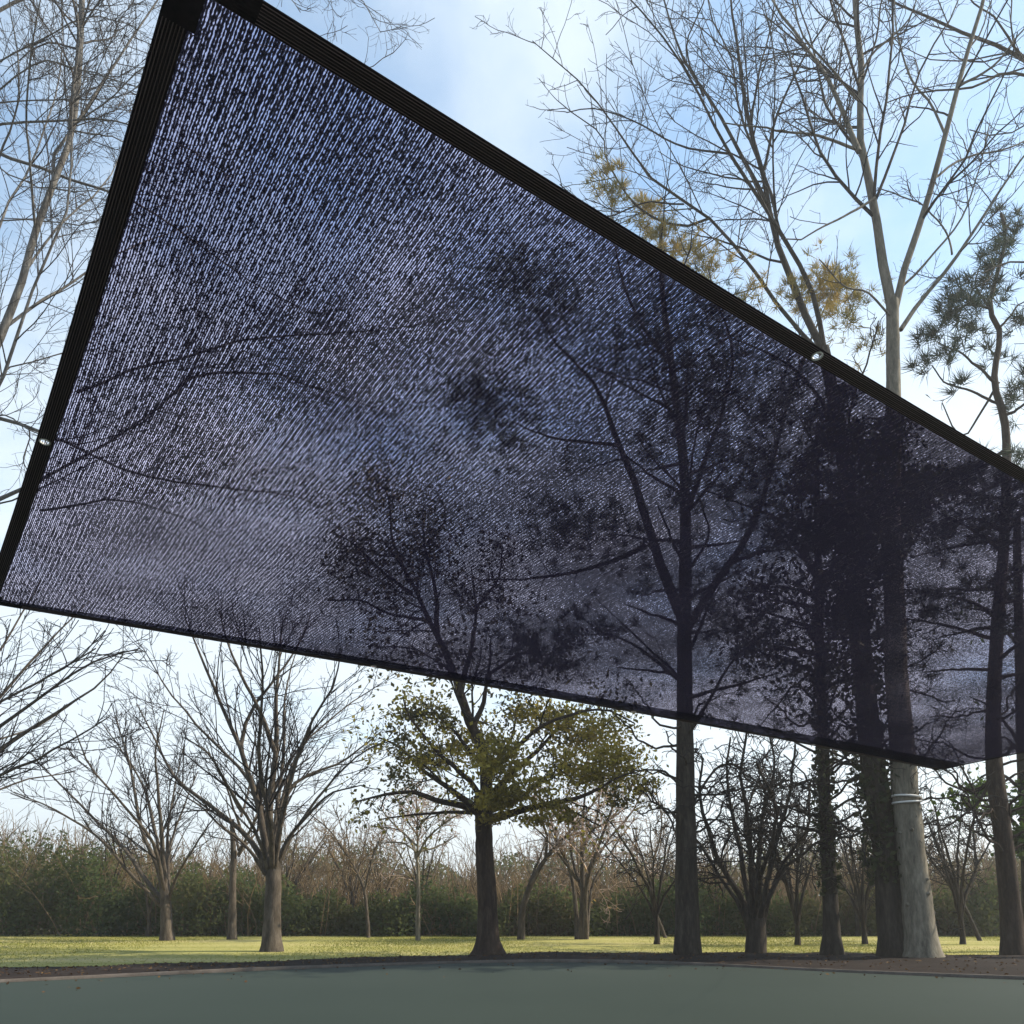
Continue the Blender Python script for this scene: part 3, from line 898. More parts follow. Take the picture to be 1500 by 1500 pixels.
# --- birch-like thin pale stem with rosy twigs
d = 23.0
def small_tree(name, label, stems, d, tm, wm, levels, leaf=None, group=None):
    g0 = at(stems[0][0][0][0], stems[0][0][0][1], d); g0[2] = 0
    t = Tree(g0, tm, wm)
    for pts, r0, sl in stems:
        w = pix_limb(pts, d, sl)
        if pts[0][1] > 1360:
            w[0][2] = -.02
        t.limb(w, r0, .016, n=16, k=8, wob=.008)
    t.grow(levels)
    lf = None
    if leaf:
        lf = Geo()
        e = np.concatenate([e for e, _ in t.ends])
        around(lf, e[rng.random(len(e)) < leaf[1]], leaf[2], .2, leaf[3])
    t.build(name, label, group, leaf=[("foliage", lf, leaf[0])] if leaf else None)
    return t
ROSY = [dict(dens=3.4, ang=(30, 70), lenfac=0.55, lmax=1.8, n=6, up=0.03, curl=0.22, t0=0.35, rfac=0.5, rmin=0.014),
        dict(dens=4.2, ang=(30, 80), lenfac=0.55, lmax=1.0, n=5, up=0.02, curl=0.3, t0=0.1, rfac=0.65, rmin=0.009),
        dict(dens=4.0, ang=(30, 80), lenfac=0.6, lmax=.6, n=4, up=0.0, curl=0.3, t0=0.1, rfac=0.7, rmin=0.008)]
small_tree("birch_tree", "thin white-stemmed young tree left of the central dark trunk", [
    ([(613, 1374), (613, 1320), (612, 1260), (612, 1225), (610, 1160)], .075, 0),
    ([(612, 1262), (600, 1230), (570, 1200), (555, 1180)], .04, .3), ([(612, 1255), (630, 1225), (660, 1200), (680, 1190)], .04, -.3),
    ([(612, 1250), (590, 1235), (560, 1235)], .03, -.4), ([(612, 1248), (640, 1240), (668, 1225)], .03, .4), ([(611, 1225), (590, 1190), (575, 1160)], .03, .2), ([(611, 1215), (640, 1180), (660, 1150)], .03, -.5), ([(611, 1240), (580, 1215), (545, 1210)], .03, .6)],
    d, M["bark_pale"], M["twig_rosy"], lv(ROSY, dens=[5.5, 5.0, 4.5]))
small_tree("bare_tree", "pale bare tree leaning right behind the central dark trunk", [
    ([(763, 1371), (766, 1335), (778, 1295), (800, 1258), (830, 1225), (860, 1190), (885, 1150)], .12, 0),
    ([(770, 1310), (785, 1270), (800, 1230)], .05, .3), ([(800, 1258), (800, 1220), (780, 1180), (790, 1140)], .05, -.3), ([(830, 1225), (880, 1210), (920, 1180)], .04, .3)],
    23.4, M["bark_grey"], M["twig_rosy"], lv(ROSY, dens=[3.6, 4.5, 4.0]))
small_tree("bare_tree", "twiggy bare tree with three thin stems from one foot, right of the leaning tree", [
    ([(846, 1373), (842, 1320), (835, 1275), (815, 1230), (800, 1180)], .09, .2), ([(850, 1373), (852, 1310), (850, 1240), (855, 1170), (860, 1110)], .10, 0),
    ([(858, 1373), (856, 1330), (862, 1280), (880, 1230), (900, 1170), (905, 1120)], .09, -.2), ([(860, 1374), (862, 1335), (870, 1290), (900, 1240), (930, 1200)], .05, .4),
    ([(852, 1300), (835, 1240), (830, 1160)], .05, .5), ([(855, 1290), (890, 1230), (930, 1180), (945, 1130)], .05, .4), ([(846, 1290), (810, 1240), (770, 1200)], .05, -.4), ([(851, 1250), (875, 1190), (880, 1120)], .05, .6)],
    23.2, M["bark_grey"], M["twig_rosy"], lv(ROSY, dens=[4.0, 4.8, 4.5]), leaf=(M["leaf_amber"], .10, 2, .05))
small_tree("bare_tree", "slanting bare sapling in the brush left of the white-stemmed tree", [
    ([(540, 1369), (538, 1330), (528, 1290), (505, 1250), (480, 1215), (450, 1190)], .06, .1), ([(534, 1310), (545, 1260), (560, 1220)], .04, -.2)],
    24.6, M["bark_grey"], M["twig_brown"], lv(ROSY, dens=[3.6, 4.5, 4.0]))
small_tree("bare_tree", "curved bare sapling in the brush just left of the tall pine's trunk", [
    ([(975, 1369), (962, 1340), (955, 1300), (958, 1260), (970, 1210), (960, 1150)], .06, .1), ([(957, 1290), (935, 1250), (915, 1215)], .04, -.2)],
    24.4, M["bark_grey"], M["twig_brown"], lv(ROSY, dens=[3.6, 4.5, 4.0]))
small_tree("bare_tree", "bare tree with long branches sloping left in the brush between pale trunk and right-hand pine", [
    ([(1436, 1372), (1415, 1330), (1395, 1290), (1380, 1240), (1370, 1180)], .06, .1), ([(1420, 1340), (1395, 1300), (1360, 1250), (1350, 1200)], .05, -.2), ([(1410, 1320), (1430, 1270), (1425, 1210), (1440, 1160)], .05, .2)],
    22.5, M["bark_dark"], M["twig_dark"], lv(ROSY, dens=[3.6, 4.2, 4.0]))

for k, (x, dd, lab) in enumerate([(1165, 20.5, "bare twiggy shrub seen between the low-splitting tree and the slim ivy-clad evergreen"), (1262, 21.0, "bare twiggy shrub seen between the slim evergreen and the leaning ivy-clad tree"),
                                 (1405, 20.6, "bare twiggy shrub seen just right of the pale trunk"), (960, 20.8, "bare twiggy shrub seen just left of the tall pine's trunk")]):
    b = at(x, 1318, dd); b[2] = -.02
    t = Tree(b * [1, 1, 0], M["bark_dark"], M["twig_dark"])
    fan(t, b, rng.uniform(.4, .8), rng.uniform(3.9, 4.7), 8, 1.7, .06, .045)
    t.grow(lv(DENSE, dens=[2.6, 3.6, 3.4], rmin=[.014, .010, .008]))
    t.build("bare_shrub", lab, "bare twiggy shrubs behind the row of trunks")

# --- saplings along the wood's edge: three kinds built once, then copied
SAP = [dict(dens=2.6, ang=(20, 55), lenfac=0.5, lmax=1.6, n=6, up=0.04, curl=0.18, t0=0.2, rfac=0.5, rmin=0.013),
       dict(dens=3.4, ang=(25, 65), lenfac=0.5, lmax=.8, n=5, up=0.02, curl=0.25, t0=0.1, rfac=0.65, rmin=0.010)]
protos = []
for k, (tm, wm) in enumerate((("bark_grey", "twig_brown"), ("bark_dark", "twig_brown"), ("bark_grey", "twig_olive"))):
    t = Tree((0, 0, 0), M[tm], M[wm])
    fan(t, (0, 0, -.02), rng.uniform(.6, 1.2), rng.uniform(4.2, 5.2), 6, 1.6, .075, .045)
    t.grow(SAP)
    o = t.build("bare_sapling", "x", "bare saplings along the edge of the wood")
    protos.append(o)
spots = []
for i in range(26):
    x = -20 + 40 * (i + rng.uniform(.1, .9)) / 26
    spots.append((x, 26.2 + rng.uniform(-.8, 3.5)))
used = [0, 0, 0]
for i, (x, y) in enumerate(spots):
    k = int(rng.integers(0, 3))
    if used[k] == 0:
        o = protos[k]
    else:
        o = protos[k].copy(); col.objects.link(o)
        for ch in protos[k].children:
            c = ch.copy(); col.objects.link(c); c.parent = o
    used[k] += 1
    o.location = (x, y, 0)
    o.rotation_euler = (0, 0, rng.uniform(0, 6.28))
    s_ = rng.uniform(.6, .98)
    o.scale = (s_, s_, s_ * rng.uniform(.9, 1.15))
    o["label"] = "thin bare sapling standing among others in the brush at the wood's edge"

# =================================================================== UNDERGROWTH (the wood's dense edge)
def wood_top(px):
    """height of the wood's leafy mass (m at 26 m) by place along it"""
    return np.interp(px, [-400, 0, 120, 220, 320, 450, 560, 700, 900, 1050, 1300, 1500, 1900], [3.2, 3.05, 2.75, 2.2, 1.75, 1.75, 1.55, 1.45, 1.5, 1.6, 1.7, 1.8, 2.0])

g = Geo()
n = 190000
xx = rng.uniform(-26, 26, n)
yy = 25.4 + 4.5 * rng.random(n) ** 1.4
ht = wood_top(CX + xx * F / yy) * (0.80 + .20 * np.sin(xx * 1.3 + 1.6 * np.sin(xx * .43)) + .12 * np.sin(xx * 4.3 + yy))
zz = ht * (1 - (1 - rng.random(n) ** .8) ** 1.0) * (.75 + .45 * rng.random(n))
g.leaves(np.stack([xx, yy + .35 * np.sin(xx * 2.1) * (1 - zz / 4), zz], axis=1), .062)
o = g.build("undergrowth", M["hedge_leaf"]); tag(o, "dense dark green undergrowth along the foot of the wood", "undergrowth", kind="stuff")

g = Geo()
n = 5500
x0 = rng.uniform(-26, 26, n); y0 = rng.uniform(25.6, 31, n)
L = wood_top(CX + x0 * F / y0) * rng.uniform(.6, 1.35, n) + .2
keep = (rng.random(n) < np.interp(CX + x0 * F / y0, [100, 450, 700], [.18, .7, 1.0])); x0, y0, L = x0[keep], y0[keep], L[keep]; n = len(x0)
lean = rng.normal(0, .22, (n, 2))
P = np.zeros((n, 5, 3))
bend = rng.normal(0, .10, (n, 2))
for j in range(5):
    f = j / 4
    P[:, j, 0] = x0 + L * (lean[:, 0] * f + bend[:, 0] * f * f * 2); P[:, j, 1] = y0 + L * lean[:, 1] * f; P[:, j, 2] = L * f - .02
Rr = np.outer(rng.uniform(.010, .024, n), np.linspace(1, .45, 5))
g.tubes(P, Rr, 3)
P2, R2 = spawn(P, Rr, 1.3, (20, 60), .4, 1.1, n=4, up=.05, curl=.2, t0=.3, rfac=.7, rmin=.009)
g.tubes(P2, R2, 3)
o = g.build("brushwood", M["twig_brown"]); tag(o, "thicket of thin bare brown stems rising out of the undergrowth", "brushwood", kind="stuff")

# far wood that closes the horizon behind
g = Geo()
n = 130000
xx = rng.uniform(-70, 70, n); yy = rng.uniform(40, 52, n)
ht = 3.1 + .6 * np.sin(xx * .5) + .5 * np.sin(xx * 1.7 + 2)
g.leaves(np.stack([xx, yy, ht * rng.random(n) ** .8], axis=1), .10)
o = g.build("woods", M["hedge_leaf"]); tag(o, "far-off wood behind the undergrowth", "woods", kind="stuff")

g = Geo()
n = 3600
x0 = rng.uniform(-50, 50, n); y0 = rng.uniform(34, 50, n)
L = rng.uniform(2.2, 4.4, n) + .5 * np.sin(x0 * .45)
P = np.zeros((n, 5, 3)); lean = rng.normal(0, .2, (n, 2)); bend = rng.normal(0, .12, (n, 2))
for j in range(5):
    f = j / 4
    P[:, j, 0] = x0 + L * (lean[:, 0] * f + bend[:, 0] * f * f); P[:, j, 1] = y0 + L * lean[:, 1] * f; P[:, j, 2] = L * f - .02
Rr = np.outer(rng.uniform(.015, .035, n), np.linspace(1, .4, 5))
g.tubes(P, Rr, 3)
P2, R2 = spawn(P, Rr, 1.4, (20, 60), .4, 1.6, n=4, up=.05, curl=.2, t0=.3, rfac=.7, rmin=.011)
g.tubes(P2, R2, 3)
o = g.build("thicket", M["twig_brown"]); tag(o, "far-off bare brown thicket showing above the undergrowth", "thicket", kind="stuff")

# =================================================================== GROUND
def sheet(name, P, mat, faces=None, smooth=True):
    ny, nx, _ = P.shape
    i = np.arange(ny - 1)[:, None] * nx + np.arange(nx - 1)[None, :]
    q = np.stack([i, i + 1, i + nx + 1, i + nx], axis=-1).reshape(-1, 4)
    o = mesh_obj(name, P.reshape(-1, 3), q, 4, mat, None, smooth)
    return tag(o, kind="structure")


def ground_mat(name, stops, scale, scale2, bump, rough=.95, stretch=(1, 1, 1), spec=.1):
    m, nt, out = new_mat(name)
    tc = N(nt, "ShaderNodeTexCoord")
    mp = N(nt, "ShaderNodeMapping"); mp.inputs["Scale"].default_value = stretch
    nt.links.new(tc.outputs["Object"], mp.inputs[0])
    n1 = N(nt, "ShaderNodeTexNoise", inp={"Scale": scale, "Detail": 6.0, "Roughness": .6})
    n2 = N(nt, "ShaderNodeTexNoise", inp={"Scale": scale2, "Detail": 4.0, "Roughness": .7})
    nt.links.new(mp.outputs[0], n1.inputs["Vector"]); nt.links.new(tc.outputs["Object"], n2.inputs["Vector"])
    mx = N(nt, "ShaderNodeMix", data_type="FLOAT"); mx.inputs["Factor"].default_value = .35
    nt.links.new(n1.outputs["Fac"], mx.inputs["A"]); nt.links.new(n2.outputs["Fac"], mx.inputs["B"])
    rp = ramp(nt, stops)
    nt.links.new(mx.outputs["Result"], rp.inputs[0])
    b = N(nt, "ShaderNodeBsdfPrincipled"); b.inputs["Roughness"].default_value = rough; b.inputs["Specular IOR Level"].default_value = spec
    nt.links.new(rp.outputs[0], b.inputs["Base Color"])
    bp = N(nt, "ShaderNodeBump", inp={"Strength": bump, "Distance": .01})
    nt.links.new(n2.outputs["Fac"], bp.inputs["Height"]); nt.links.new(bp.outputs[0], b.inputs["Normal"])
    nt.links.new(b.outputs[0], out.inputs[0])
    return m


M["earth"] = ground_mat("earth", [(.3, (.04, .035, .022)), (.7, (.10, .085, .05))], .8, 8, .4)
M["lawn"] = ground_mat("lawn", [(.3, (.16, .16, .05)), (.47, (.26, .245, .075)), (.58, (.36, .31, .13)), (.7, (.34, .27, .17))], .6, 9, .5, stretch=(.14, 1, 1))
M["soil"] = ground_mat("soil", [(.3, (.009, .0065, .0055)), (.5, (.017, .012, .010)), (.72, (.030, .022, .019))], 2.2, 30, .8, stretch=(.5, 1.5, 1))
M["court"] = ground_mat("court", [(.3, (.017, .026, .021)), (.5, (.022, .032, .026)), (.72, (.029, .039, .032))], .22, 130, .12, rough=.8, spec=.15)
M["kerb"] = ground_mat("kerb", [(.3, (.05, .042, .036)), (.7, (.14, .12, .105))], 3, 40, .5)

s = np.linspace(-1, 1, 41)
gx, gy = np.meshgrid(np.sign(s) * np.abs(s) ** 2.2 * 600, np.sign(s) * np.abs(s) ** 2.2 * 600)
sheet("ground", np.stack([gx, gy, gx * 0 - .02], axis=-1), M["earth"])

# court edge: depth of its far border by place across the photo
def court_edge(x):
    return np.interp(x, [-40, -14, -7.1, -4.8, -2.4, -.7, 1.5, 3.2, 5.2, 7.2, 14, 40], [4, 8.0, 11.2, 12.8, 14.2, 15.0, 15.15, 14.5, 12.8, 11.7, 8.5, 4])

xs = np.linspace(-30, 30, 241)
ce = court_edge(xs)
ce = np.convolve(np.pad(ce, 10, mode="edge"), np.hanning(21) / np.hanning(21).sum(), "valid")
t_ = np.linspace(0, 1, 20)[:, None]
Y = -12 + (ce[None, :] + 12) * t_
sheet("court", np.stack([xs[None, :] + 0 * Y, Y, 0 * Y + .0], axis=-1), M["court"])
# thin kerb
prof = [(0.02, -.01), (0.02, .035), (.035, .045), (.085, .045), (.10, .035), (.10, -.01)]
K = np.stack([np.stack([xs, ce + a, 0 * xs + b + .006 * np.sin(xs * 1.1)], axis=-1) for a, b in prof])
sheet("kerb", K, M["kerb"], smooth=False)
# bare soil strip behind the kerb
def soil_far(x):
    return np.interp(x, [-30, -8.7, -6, -4.3, -2.3, -.8, 3, 5, 8, 30], [10.5, 13.4, 14.3, 14.9, 15.8, 16.8, 17.5, 17.6, 17.3, 15]) + .15 * np.sin(x * 1.3) + .08 * np.sin(x * 3.1)
sf = soil_far(xs)
t_ = np.linspace(0, 1, 16)[:, None]
Y = (ce + .10)[None, :] * (1 - t_) + sf[None, :] * t_
Z = .022 + .05 * np.sin(np.pi * t_) * (1 + .4 * np.sin(xs * 1.9)[None, :]) + rng.normal(0, .006, Y.shape)
Z[-1] = -.012
sheet("soil", np.stack([xs[None, :] + 0 * Y, Y, Z], axis=-1), M["soil"])
# lawn
xl = np.linspace(-40, 40, 161)
sl_ = np.interp(xl, xs, sf) - .35
t_ = np.linspace(0, 1, 24)[:, None]
Y = sl_[None, :] * (1 - t_) + 27.0 * t_
sheet("lawn", np.stack([xl[None, :] + 0 * Y, Y, .004 + 0 * Y + .02 * np.sin(xl * .7)[None, :] * np.sin(np.pi * t_)], axis=-1), M["lawn"])

# grass blades
def blade_mat():
    return leaf_mat("grass_blade", [(.12, .14, .03), (.22, .225, .045), (.34, .31, .09)], .55, .4, .35)
M["grass"] = blade_mat()
n = 120000
xx = rng.uniform(-20, 20, n)
yy = np.interp(xx, xs, sf) - .2 + (26.5 - np.interp(xx, xs, sf)) * rng.random(n) ** np.where(xx < -1, .72, .9)
h = rng.uniform(.015, .038, n)
a = rng.random(n) * 6.28
w = np.stack([np.cos(a), np.sin(a), 0 * a], axis=1) * rng.uniform(.006, .012, n)[:, None]
b = np.stack([xx, yy, 0 * xx], axis=1)
tip = b + np.stack([rng.normal(0, .02, n), rng.normal(0, .02, n), h], axis=1)
g = Geo()
V = np.stack([b - w, b + w, tip], axis=1).reshape(-1, 3)
g.add(V, np.arange(3 * n).reshape(-1, 3), 3)
o = g.build("grass", M["grass"]); tag(o, "short sunlit grass of the lawn", "grass", kind="stuff")

# fallen leaves on the soil strip
n = 2600
xx = rng.uniform(-13, 13, n)
f = rng.uniform(.06, .9, n)
yy = (np.interp(xx, xs, ce) + .1) * (1 - f) + np.interp(xx, xs, sf) * f
zz = .030 + .05 * np.sin(np.pi * f) * (1 + .4 * np.sin(xx * 1.9))
nc = 160
xc = rng.uniform(-9, 9, nc); yc = np.interp(xc, xs, ce) - .05 - rng.exponential(.8, nc)
g = Geo(); g.leaves(np.stack([np.r_[xx, xc], np.r_[yy, yc], np.r_[zz, 0 * xc + .014]], axis=1), .026, .5, .9)
o = g.build("fallen_leaves", M["leaf_rust"]); tag(o, "dead brown leaves littering the bare soil under the trees", "fallen leaves", kind="stuff")

# =================================================================== SHADE NET
def cam_pt(u, v, z):
    c = np.array([u * z, v * z, z])
    return np.array([c[0], CP * c[2] - SP * c[1], CAMH + SP * c[2] + CP * c[1]])
SC = 1.5
def uv_(x, y): return np.array([(x - CX) / F, (CY - y) / F, 1.0])
_a, _b, _c, _d = uv_(261, -80), uv_(-25, 882), uv_(1375, 1128), uv_(2088, 978)
zb, zc0, zd = np.linalg.solve(np.stack([-_b, _c, -_d], axis=1), -_a)      # corners of one parallelogram
A = cam_pt(_a[0], _a[1], SC)
B = cam_pt(_b[0], _b[1], zb * SC)
C = cam_pt(_c[0], _c[1], zc0 * SC)
D = cam_pt(_d[0], _d[1], zd * SC)
print("NET", A, B, C, D, "angle", (B-A)@(D-A)/np.linalg.norm(B-A)/np.linalg.norm(D-A), np.linalg.norm(B-A), np.linalg.norm(D-A))
LS = np.linalg.norm(D - A); LT = np.linalg.norm(B - A)


def net_point(s, t):
    """s along A->D, t along A->B, both 0..1 ; gentle catenary sag and a few soft waves"""
    s = np.asarray(s, float)[..., None]; t = np.asarray(t, float)[..., None]
    p = A * (1 - s) * (1 - t) + D * s * (1 - t) + B * (1 - s) * t + C * s * t
    bow = np.sin(np.pi * s); bot = np.sin(np.pi * t)
    es = (D - A) / LS; et = (B - A) / LT
    p = p + et * .11 * bow * (1 - 2 * t) + es * .012 * bot * (1 - 2 * s)          # edges drawn inwards
    sag = .05 * bow * bot + .012 * bow * (1 - bot) + .006 * bot
    sag = sag + .006 * np.sin(9 * s + 5 * t) * bot * bow + .004 * np.sin(23 * s - 9 * t) * bot * bow
    p[..., 2:3] -= sag
    return p


def grid_obj(name, s0, s1, t0, t1, ns, nt_, mat, parent, lift=None, prof=None, uvf=None):
    S, T = np.meshgrid(np.linspace(s0, s1, ns), np.linspace(t0, t1, nt_))
    P = net_point(S, T)
    if lift is not None:
        P[..., 2] += lift(S, T)
    i = np.arange(nt_ - 1)[:, None] * ns + np.arange(ns - 1)[None, :]
    q = np.stack([i, i + 1, i + ns + 1, i + ns], axis=-1).reshape(-1, 4)
    uv = np.stack([S * LS, T * LT], axis=-1).reshape(-1, 2)
    return mesh_obj(name, P.reshape(-1, 3), q, 4, mat, parent, True, uv)


def net_mat(name, period, open_lo, open_hi, tint):
    m, nt, out = new_mat(name)
    uv = N(nt, "ShaderNodeUVMap")
    sep = N(nt, "ShaderNodeSeparateXYZ"); nt.links.new(uv.outputs[0], sep.inputs[0])
    # slow warp of the rows
    wn = N(nt, "ShaderNodeTexNoise", inp={"Scale": 2.6, "Detail": 3.0, "Roughness": .6}); nt.links.new(uv.outputs[0], wn.inputs["Vector"])
    def math_(op, a, b=None):
        n = N(nt, "ShaderNodeMath", operation=op)
        for i, v in enumerate((a, b)):
            if v is None: continue
            if isinstance(v, (int, float)): n.inputs[i].default_value = v
            else: nt.links.new(v, n.inputs[i])
        return n.outputs[0]
    ph = math_("ADD", math_("MULTIPLY", sep.outputs[0], 2 * math.pi / period), math_("MULTIPLY", wn.outputs["Fac"], 9.0))
    # fine break-up, longer along the rows
    mp = N(nt, "ShaderNodeMapping"); mp.inputs["Scale"].default_value = (150, 55, 1)
    nt.links.new(uv.outputs[0], mp.inputs[0])
    n1 = N(nt, "ShaderNodeTexNoise", inp={"Scale": 1.0, "Detail": 2.0, "Roughness": .6}); nt.links.new(mp.outputs[0], n1.inputs["Vector"])
    ph2 = math_("ADD", ph, math_("MULTIPLY", n1.outputs["Fac"], 4.6))
    wave = math_("SINE", ph2)
    mp2 = N(nt, "ShaderNodeMapping"); mp2.inputs["Scale"].default_value = (230, 105, 1)
    nt.links.new(uv.outputs[0], mp2.inputs[0])
    n2 = N(nt, "ShaderNodeTexNoise", inp={"Scale": 1.0, "Detail": 1.0}); nt.links.new(mp2.outputs[0], n2.inputs["Vector"])
    # blotches where the knit lies tighter
    n3 = N(nt, "ShaderNodeTexNoise", inp={"Scale": 1.7, "Detail": 3.0}); nt.links.new(uv.outputs[0], n3.inputs["Vector"])
    v = math_("ADD", math_("MULTIPLY", wave, .62), math_("MULTIPLY", math_("SUBTRACT", n2.outputs["Fac"], .5), 2.6))
    v = math_("ADD", v, math_("MULTIPLY", math_("SUBTRACT", n3.outputs["Fac"], .5), .9))
    mp4 = N(nt, "ShaderNodeMapping"); mp4.inputs["Scale"].default_value = (46, 26, 1); mp4.inputs["Location"].default_value = (3.3, 7.1, 0)
    nt.links.new(uv.outputs[0], mp4.inputs[0])
    n4 = N(nt, "ShaderNodeTexNoise", inp={"Scale": 1.0, "Detail": 1.0}); nt.links.new(mp4.outputs[0], n4.inputs["Vector"])
    v = math_("ADD", v, math_("MULTIPLY", math_("SUBTRACT", n4.outputs["Fac"], .5), .8))
    # broader ribs of the knit, a little wavy
    ph3 = math_("ADD", math_("MULTIPLY", sep.outputs[0], 2 * math.pi / .0165), math_("MULTIPLY", wn.outputs["Fac"], 14.0))
    ph3 = math_("ADD", ph3, math_("MULTIPLY", n4.outputs["Fac"], 5.0))
    v = math_("ADD", v, math_("MULTIPLY", math_("SINE", ph3), .25))
    mr = N(nt, "ShaderNodeMapRange", inp={"From Min": open_lo, "From Max": open_hi, "To Min": .085, "To Max": .92}); mr.interpolation_type = "SMOOTHSTEP"
    nt.links.new(v, mr.inputs[0])
    tr = N(nt, "ShaderNodeBsdfTransparent"); tr.inputs[0].default_value = (*tint, 1)
    d = N(nt, "ShaderNodeBsdfPrincipled"); d.inputs["Base Color"].default_value = (.008, .0078, .015, 1)
    d.inputs["Roughness"].default_value = .6; d.inputs["Specular IOR Level"].default_value = .2
    tl = N(nt, "ShaderNodeBsdfTranslucent"); tl.inputs[0].default_value = (.013, .0125, .026, 1)
    ms0 = N(nt, "ShaderNodeMixShader"); ms0.inputs[0].default_value = .5
    nt.links.new(d.outputs[0], ms0.inputs[1]); nt.links.new(tl.outputs[0], ms0.inputs[2])
    ms = N(nt, "ShaderNodeMixShader")
    nt.links.new(mr.outputs[0], ms.inputs[0]); nt.links.new(ms0.outputs[0], ms.inputs[1]); nt.links.new(tr.outputs[0], ms.inputs[2])
    nt.links.new(ms.outputs[0], out.inputs[0])
    return m


M["net"] = net_mat("net", .0064, .02, .62, (.945, .90, .985))
M["net_fold"] = net_mat("net_fold", .0085, .1, 1.2, (.45, .45, .55))


def hem_mat(holes):
    m, nt, out = new_mat("hem_webbing")
    uv = N(nt, "ShaderNodeUVMap")
    n = N(nt, "ShaderNodeTexNoise", inp={"Scale": 60.0, "Detail": 3.0}); nt.links.new(uv.outputs[0], n.inputs["Vector"])
    rp = ramp(nt, [(.3, (.011, .006, .011)), (.7, (.026, .017, .024))]); nt.links.new(n.outputs["Fac"], rp.inputs[0])
    b = N(nt, "ShaderNodeBsdfPrincipled"); b.inputs["Roughness"].default_value = .65; b.inputs["Specular IOR Level"].default_value = .25
    nt.links.new(rp.outputs[0], b.inputs["Base Color"])
    fac = None
    for (x, y) in holes:                                        # eyelet holes are open
        vm = N(nt, "ShaderNodeVectorMath", operation="DISTANCE"); vm.inputs[1].default_value = (x, y, 0)
        nt.links.new(uv.outputs[0], vm.inputs[0])
        lt = N(nt, "ShaderNodeMath", operation="LESS_THAN"); lt.inputs[1].default_value = .0135
        nt.links.new(vm.outputs["Value"], lt.inputs[0])
        if fac is None: fac = lt.outputs[0]
        else:
            mx = N(nt, "ShaderNodeMath", operation="MAXIMUM"); nt.links.new(fac, mx.inputs[0]); nt.links.new(lt.outputs[0], mx.inputs[1]); fac = mx.outputs[0]
    tr = N(nt, "ShaderNodeBsdfTransparent")
    ms = N(nt, "ShaderNodeMixShader"); nt.links.new(fac, ms.inputs[0]); nt.links.new(b.outputs[0], ms.inputs[1]); nt.links.new(tr.outputs[0], ms.inputs[2])
    nt.links.new(ms.outputs[0], out.inputs[0])
    return m


HW = .053
def edge_s(px, py):
    """where along the edge A-D the photo's column px falls"""
    u = (px - CX) / F
    ax, az = _a[0] * SC, SC; dx, dz = _d[0] * zd * SC, zd * SC
    return (u * az - ax) / ((dx - ax) - u * (dz - az))
EY = edge_s(1240, 515)
hs, ht_ = HW / LS, HW / LT
holes = [(HW / 2, .525 * LT), (EY * LS, HW / 2), (.5 * LS, HW / 2), (.75 * LS, HW / 2), (.25 * LS, LT - HW / 2), (.5 * LS, LT - HW / 2), (.75 * LS, LT - HW / 2), (LS - HW / 2, .5 * LT),
         (.03, .03), (.03, LT - .03), (LS - .03, .03), (LS - .03, LT - .03)]
M["hem"] = hem_mat(holes)
M["stitch"] = plain_mat("stitch", (.20, .15, .16), .7)
M["metal"] = plain_mat("eyelet_metal", (.75, .74, .70), .35, .5)
mt, nt, out = new_mat("eyelet")
b = N(nt, "ShaderNodeBsdfPrincipled"); b.inputs["Base Color"].default_value = (.85, .84, .80, 1); b.inputs["Metallic"].default_value = .1; b.inputs["Roughness"].default_value = .35
nz = N(nt, "ShaderNodeTexNoise", inp={"Scale": 40.0}); mrr = N(nt, "ShaderNodeMapRange", inp={"To Min": .25, "To Max": .5})
nt.links.new(nz.outputs["Fac"], mrr.inputs[0]); nt.links.new(mrr.outputs[0], b.inputs["Roughness"]); nt.links.new(b.outputs[0], out.inputs[0])
M["metal"] = mt

net = empty("shade_net", (A + B + C + D) / 4 * [1, 1, 0] + [0, 0, A[2]])
tag(net, "large black mesh shade net stretched overhead between the trees", "shade net")
def fabric():
    """the knit has thickness: front threads, pillars and back threads a few millimetres apart, rows in register"""
    S, T = np.meshgrid(np.linspace(hs, 1 - hs, 160), np.linspace(ht_, 1 - ht_, 70))
    g_, uvs = Geo(), []
    i = np.arange(69)[:, None] * 160 + np.arange(159)[None, :]
    q = np.stack([i, i + 1, i + 161, i + 160], axis=-1).reshape(-1, 4)
    for h in (0, -.0021):
        P = net_point(S, T); P[..., 2] += h
        g_.add(P.reshape(-1, 3), q, 4); uvs.append(np.stack([S * LS, T * LT], axis=-1).reshape(-1, 2))
    return mesh_obj("mesh_fabric", np.concatenate(g_.V), np.concatenate(g_.F[4]), 4, M["net"], net, True, np.concatenate(uvs))
fabric()
# the fabric is turned over and lies double along the far side
S_, Q_ = np.meshgrid(np.linspace(hs, 1 - hs, 160), np.linspace(0, 1, 8))
T_ = 1 - ht_ - (1 - Q_) * (.03 + .20 * S_ ** .75) / LT
P_ = net_point(S_, T_); P_[..., 2] += -.006 - .012 * Q_ * (1 - Q_) * 4 * S_ ** .5
i_ = np.arange(7)[:, None] * 160 + np.arange(159)[None, :]
mesh_obj("fold", P_.reshape(-1, 3), np.stack([i_, i_ + 1, i_ + 161, i_ + 160], axis=-1).reshape(-1, 4), 4, M["net_fold"], net, True, np.stack([S_ * LS + .004, T_ * LT], axis=-1).reshape(-1, 2))


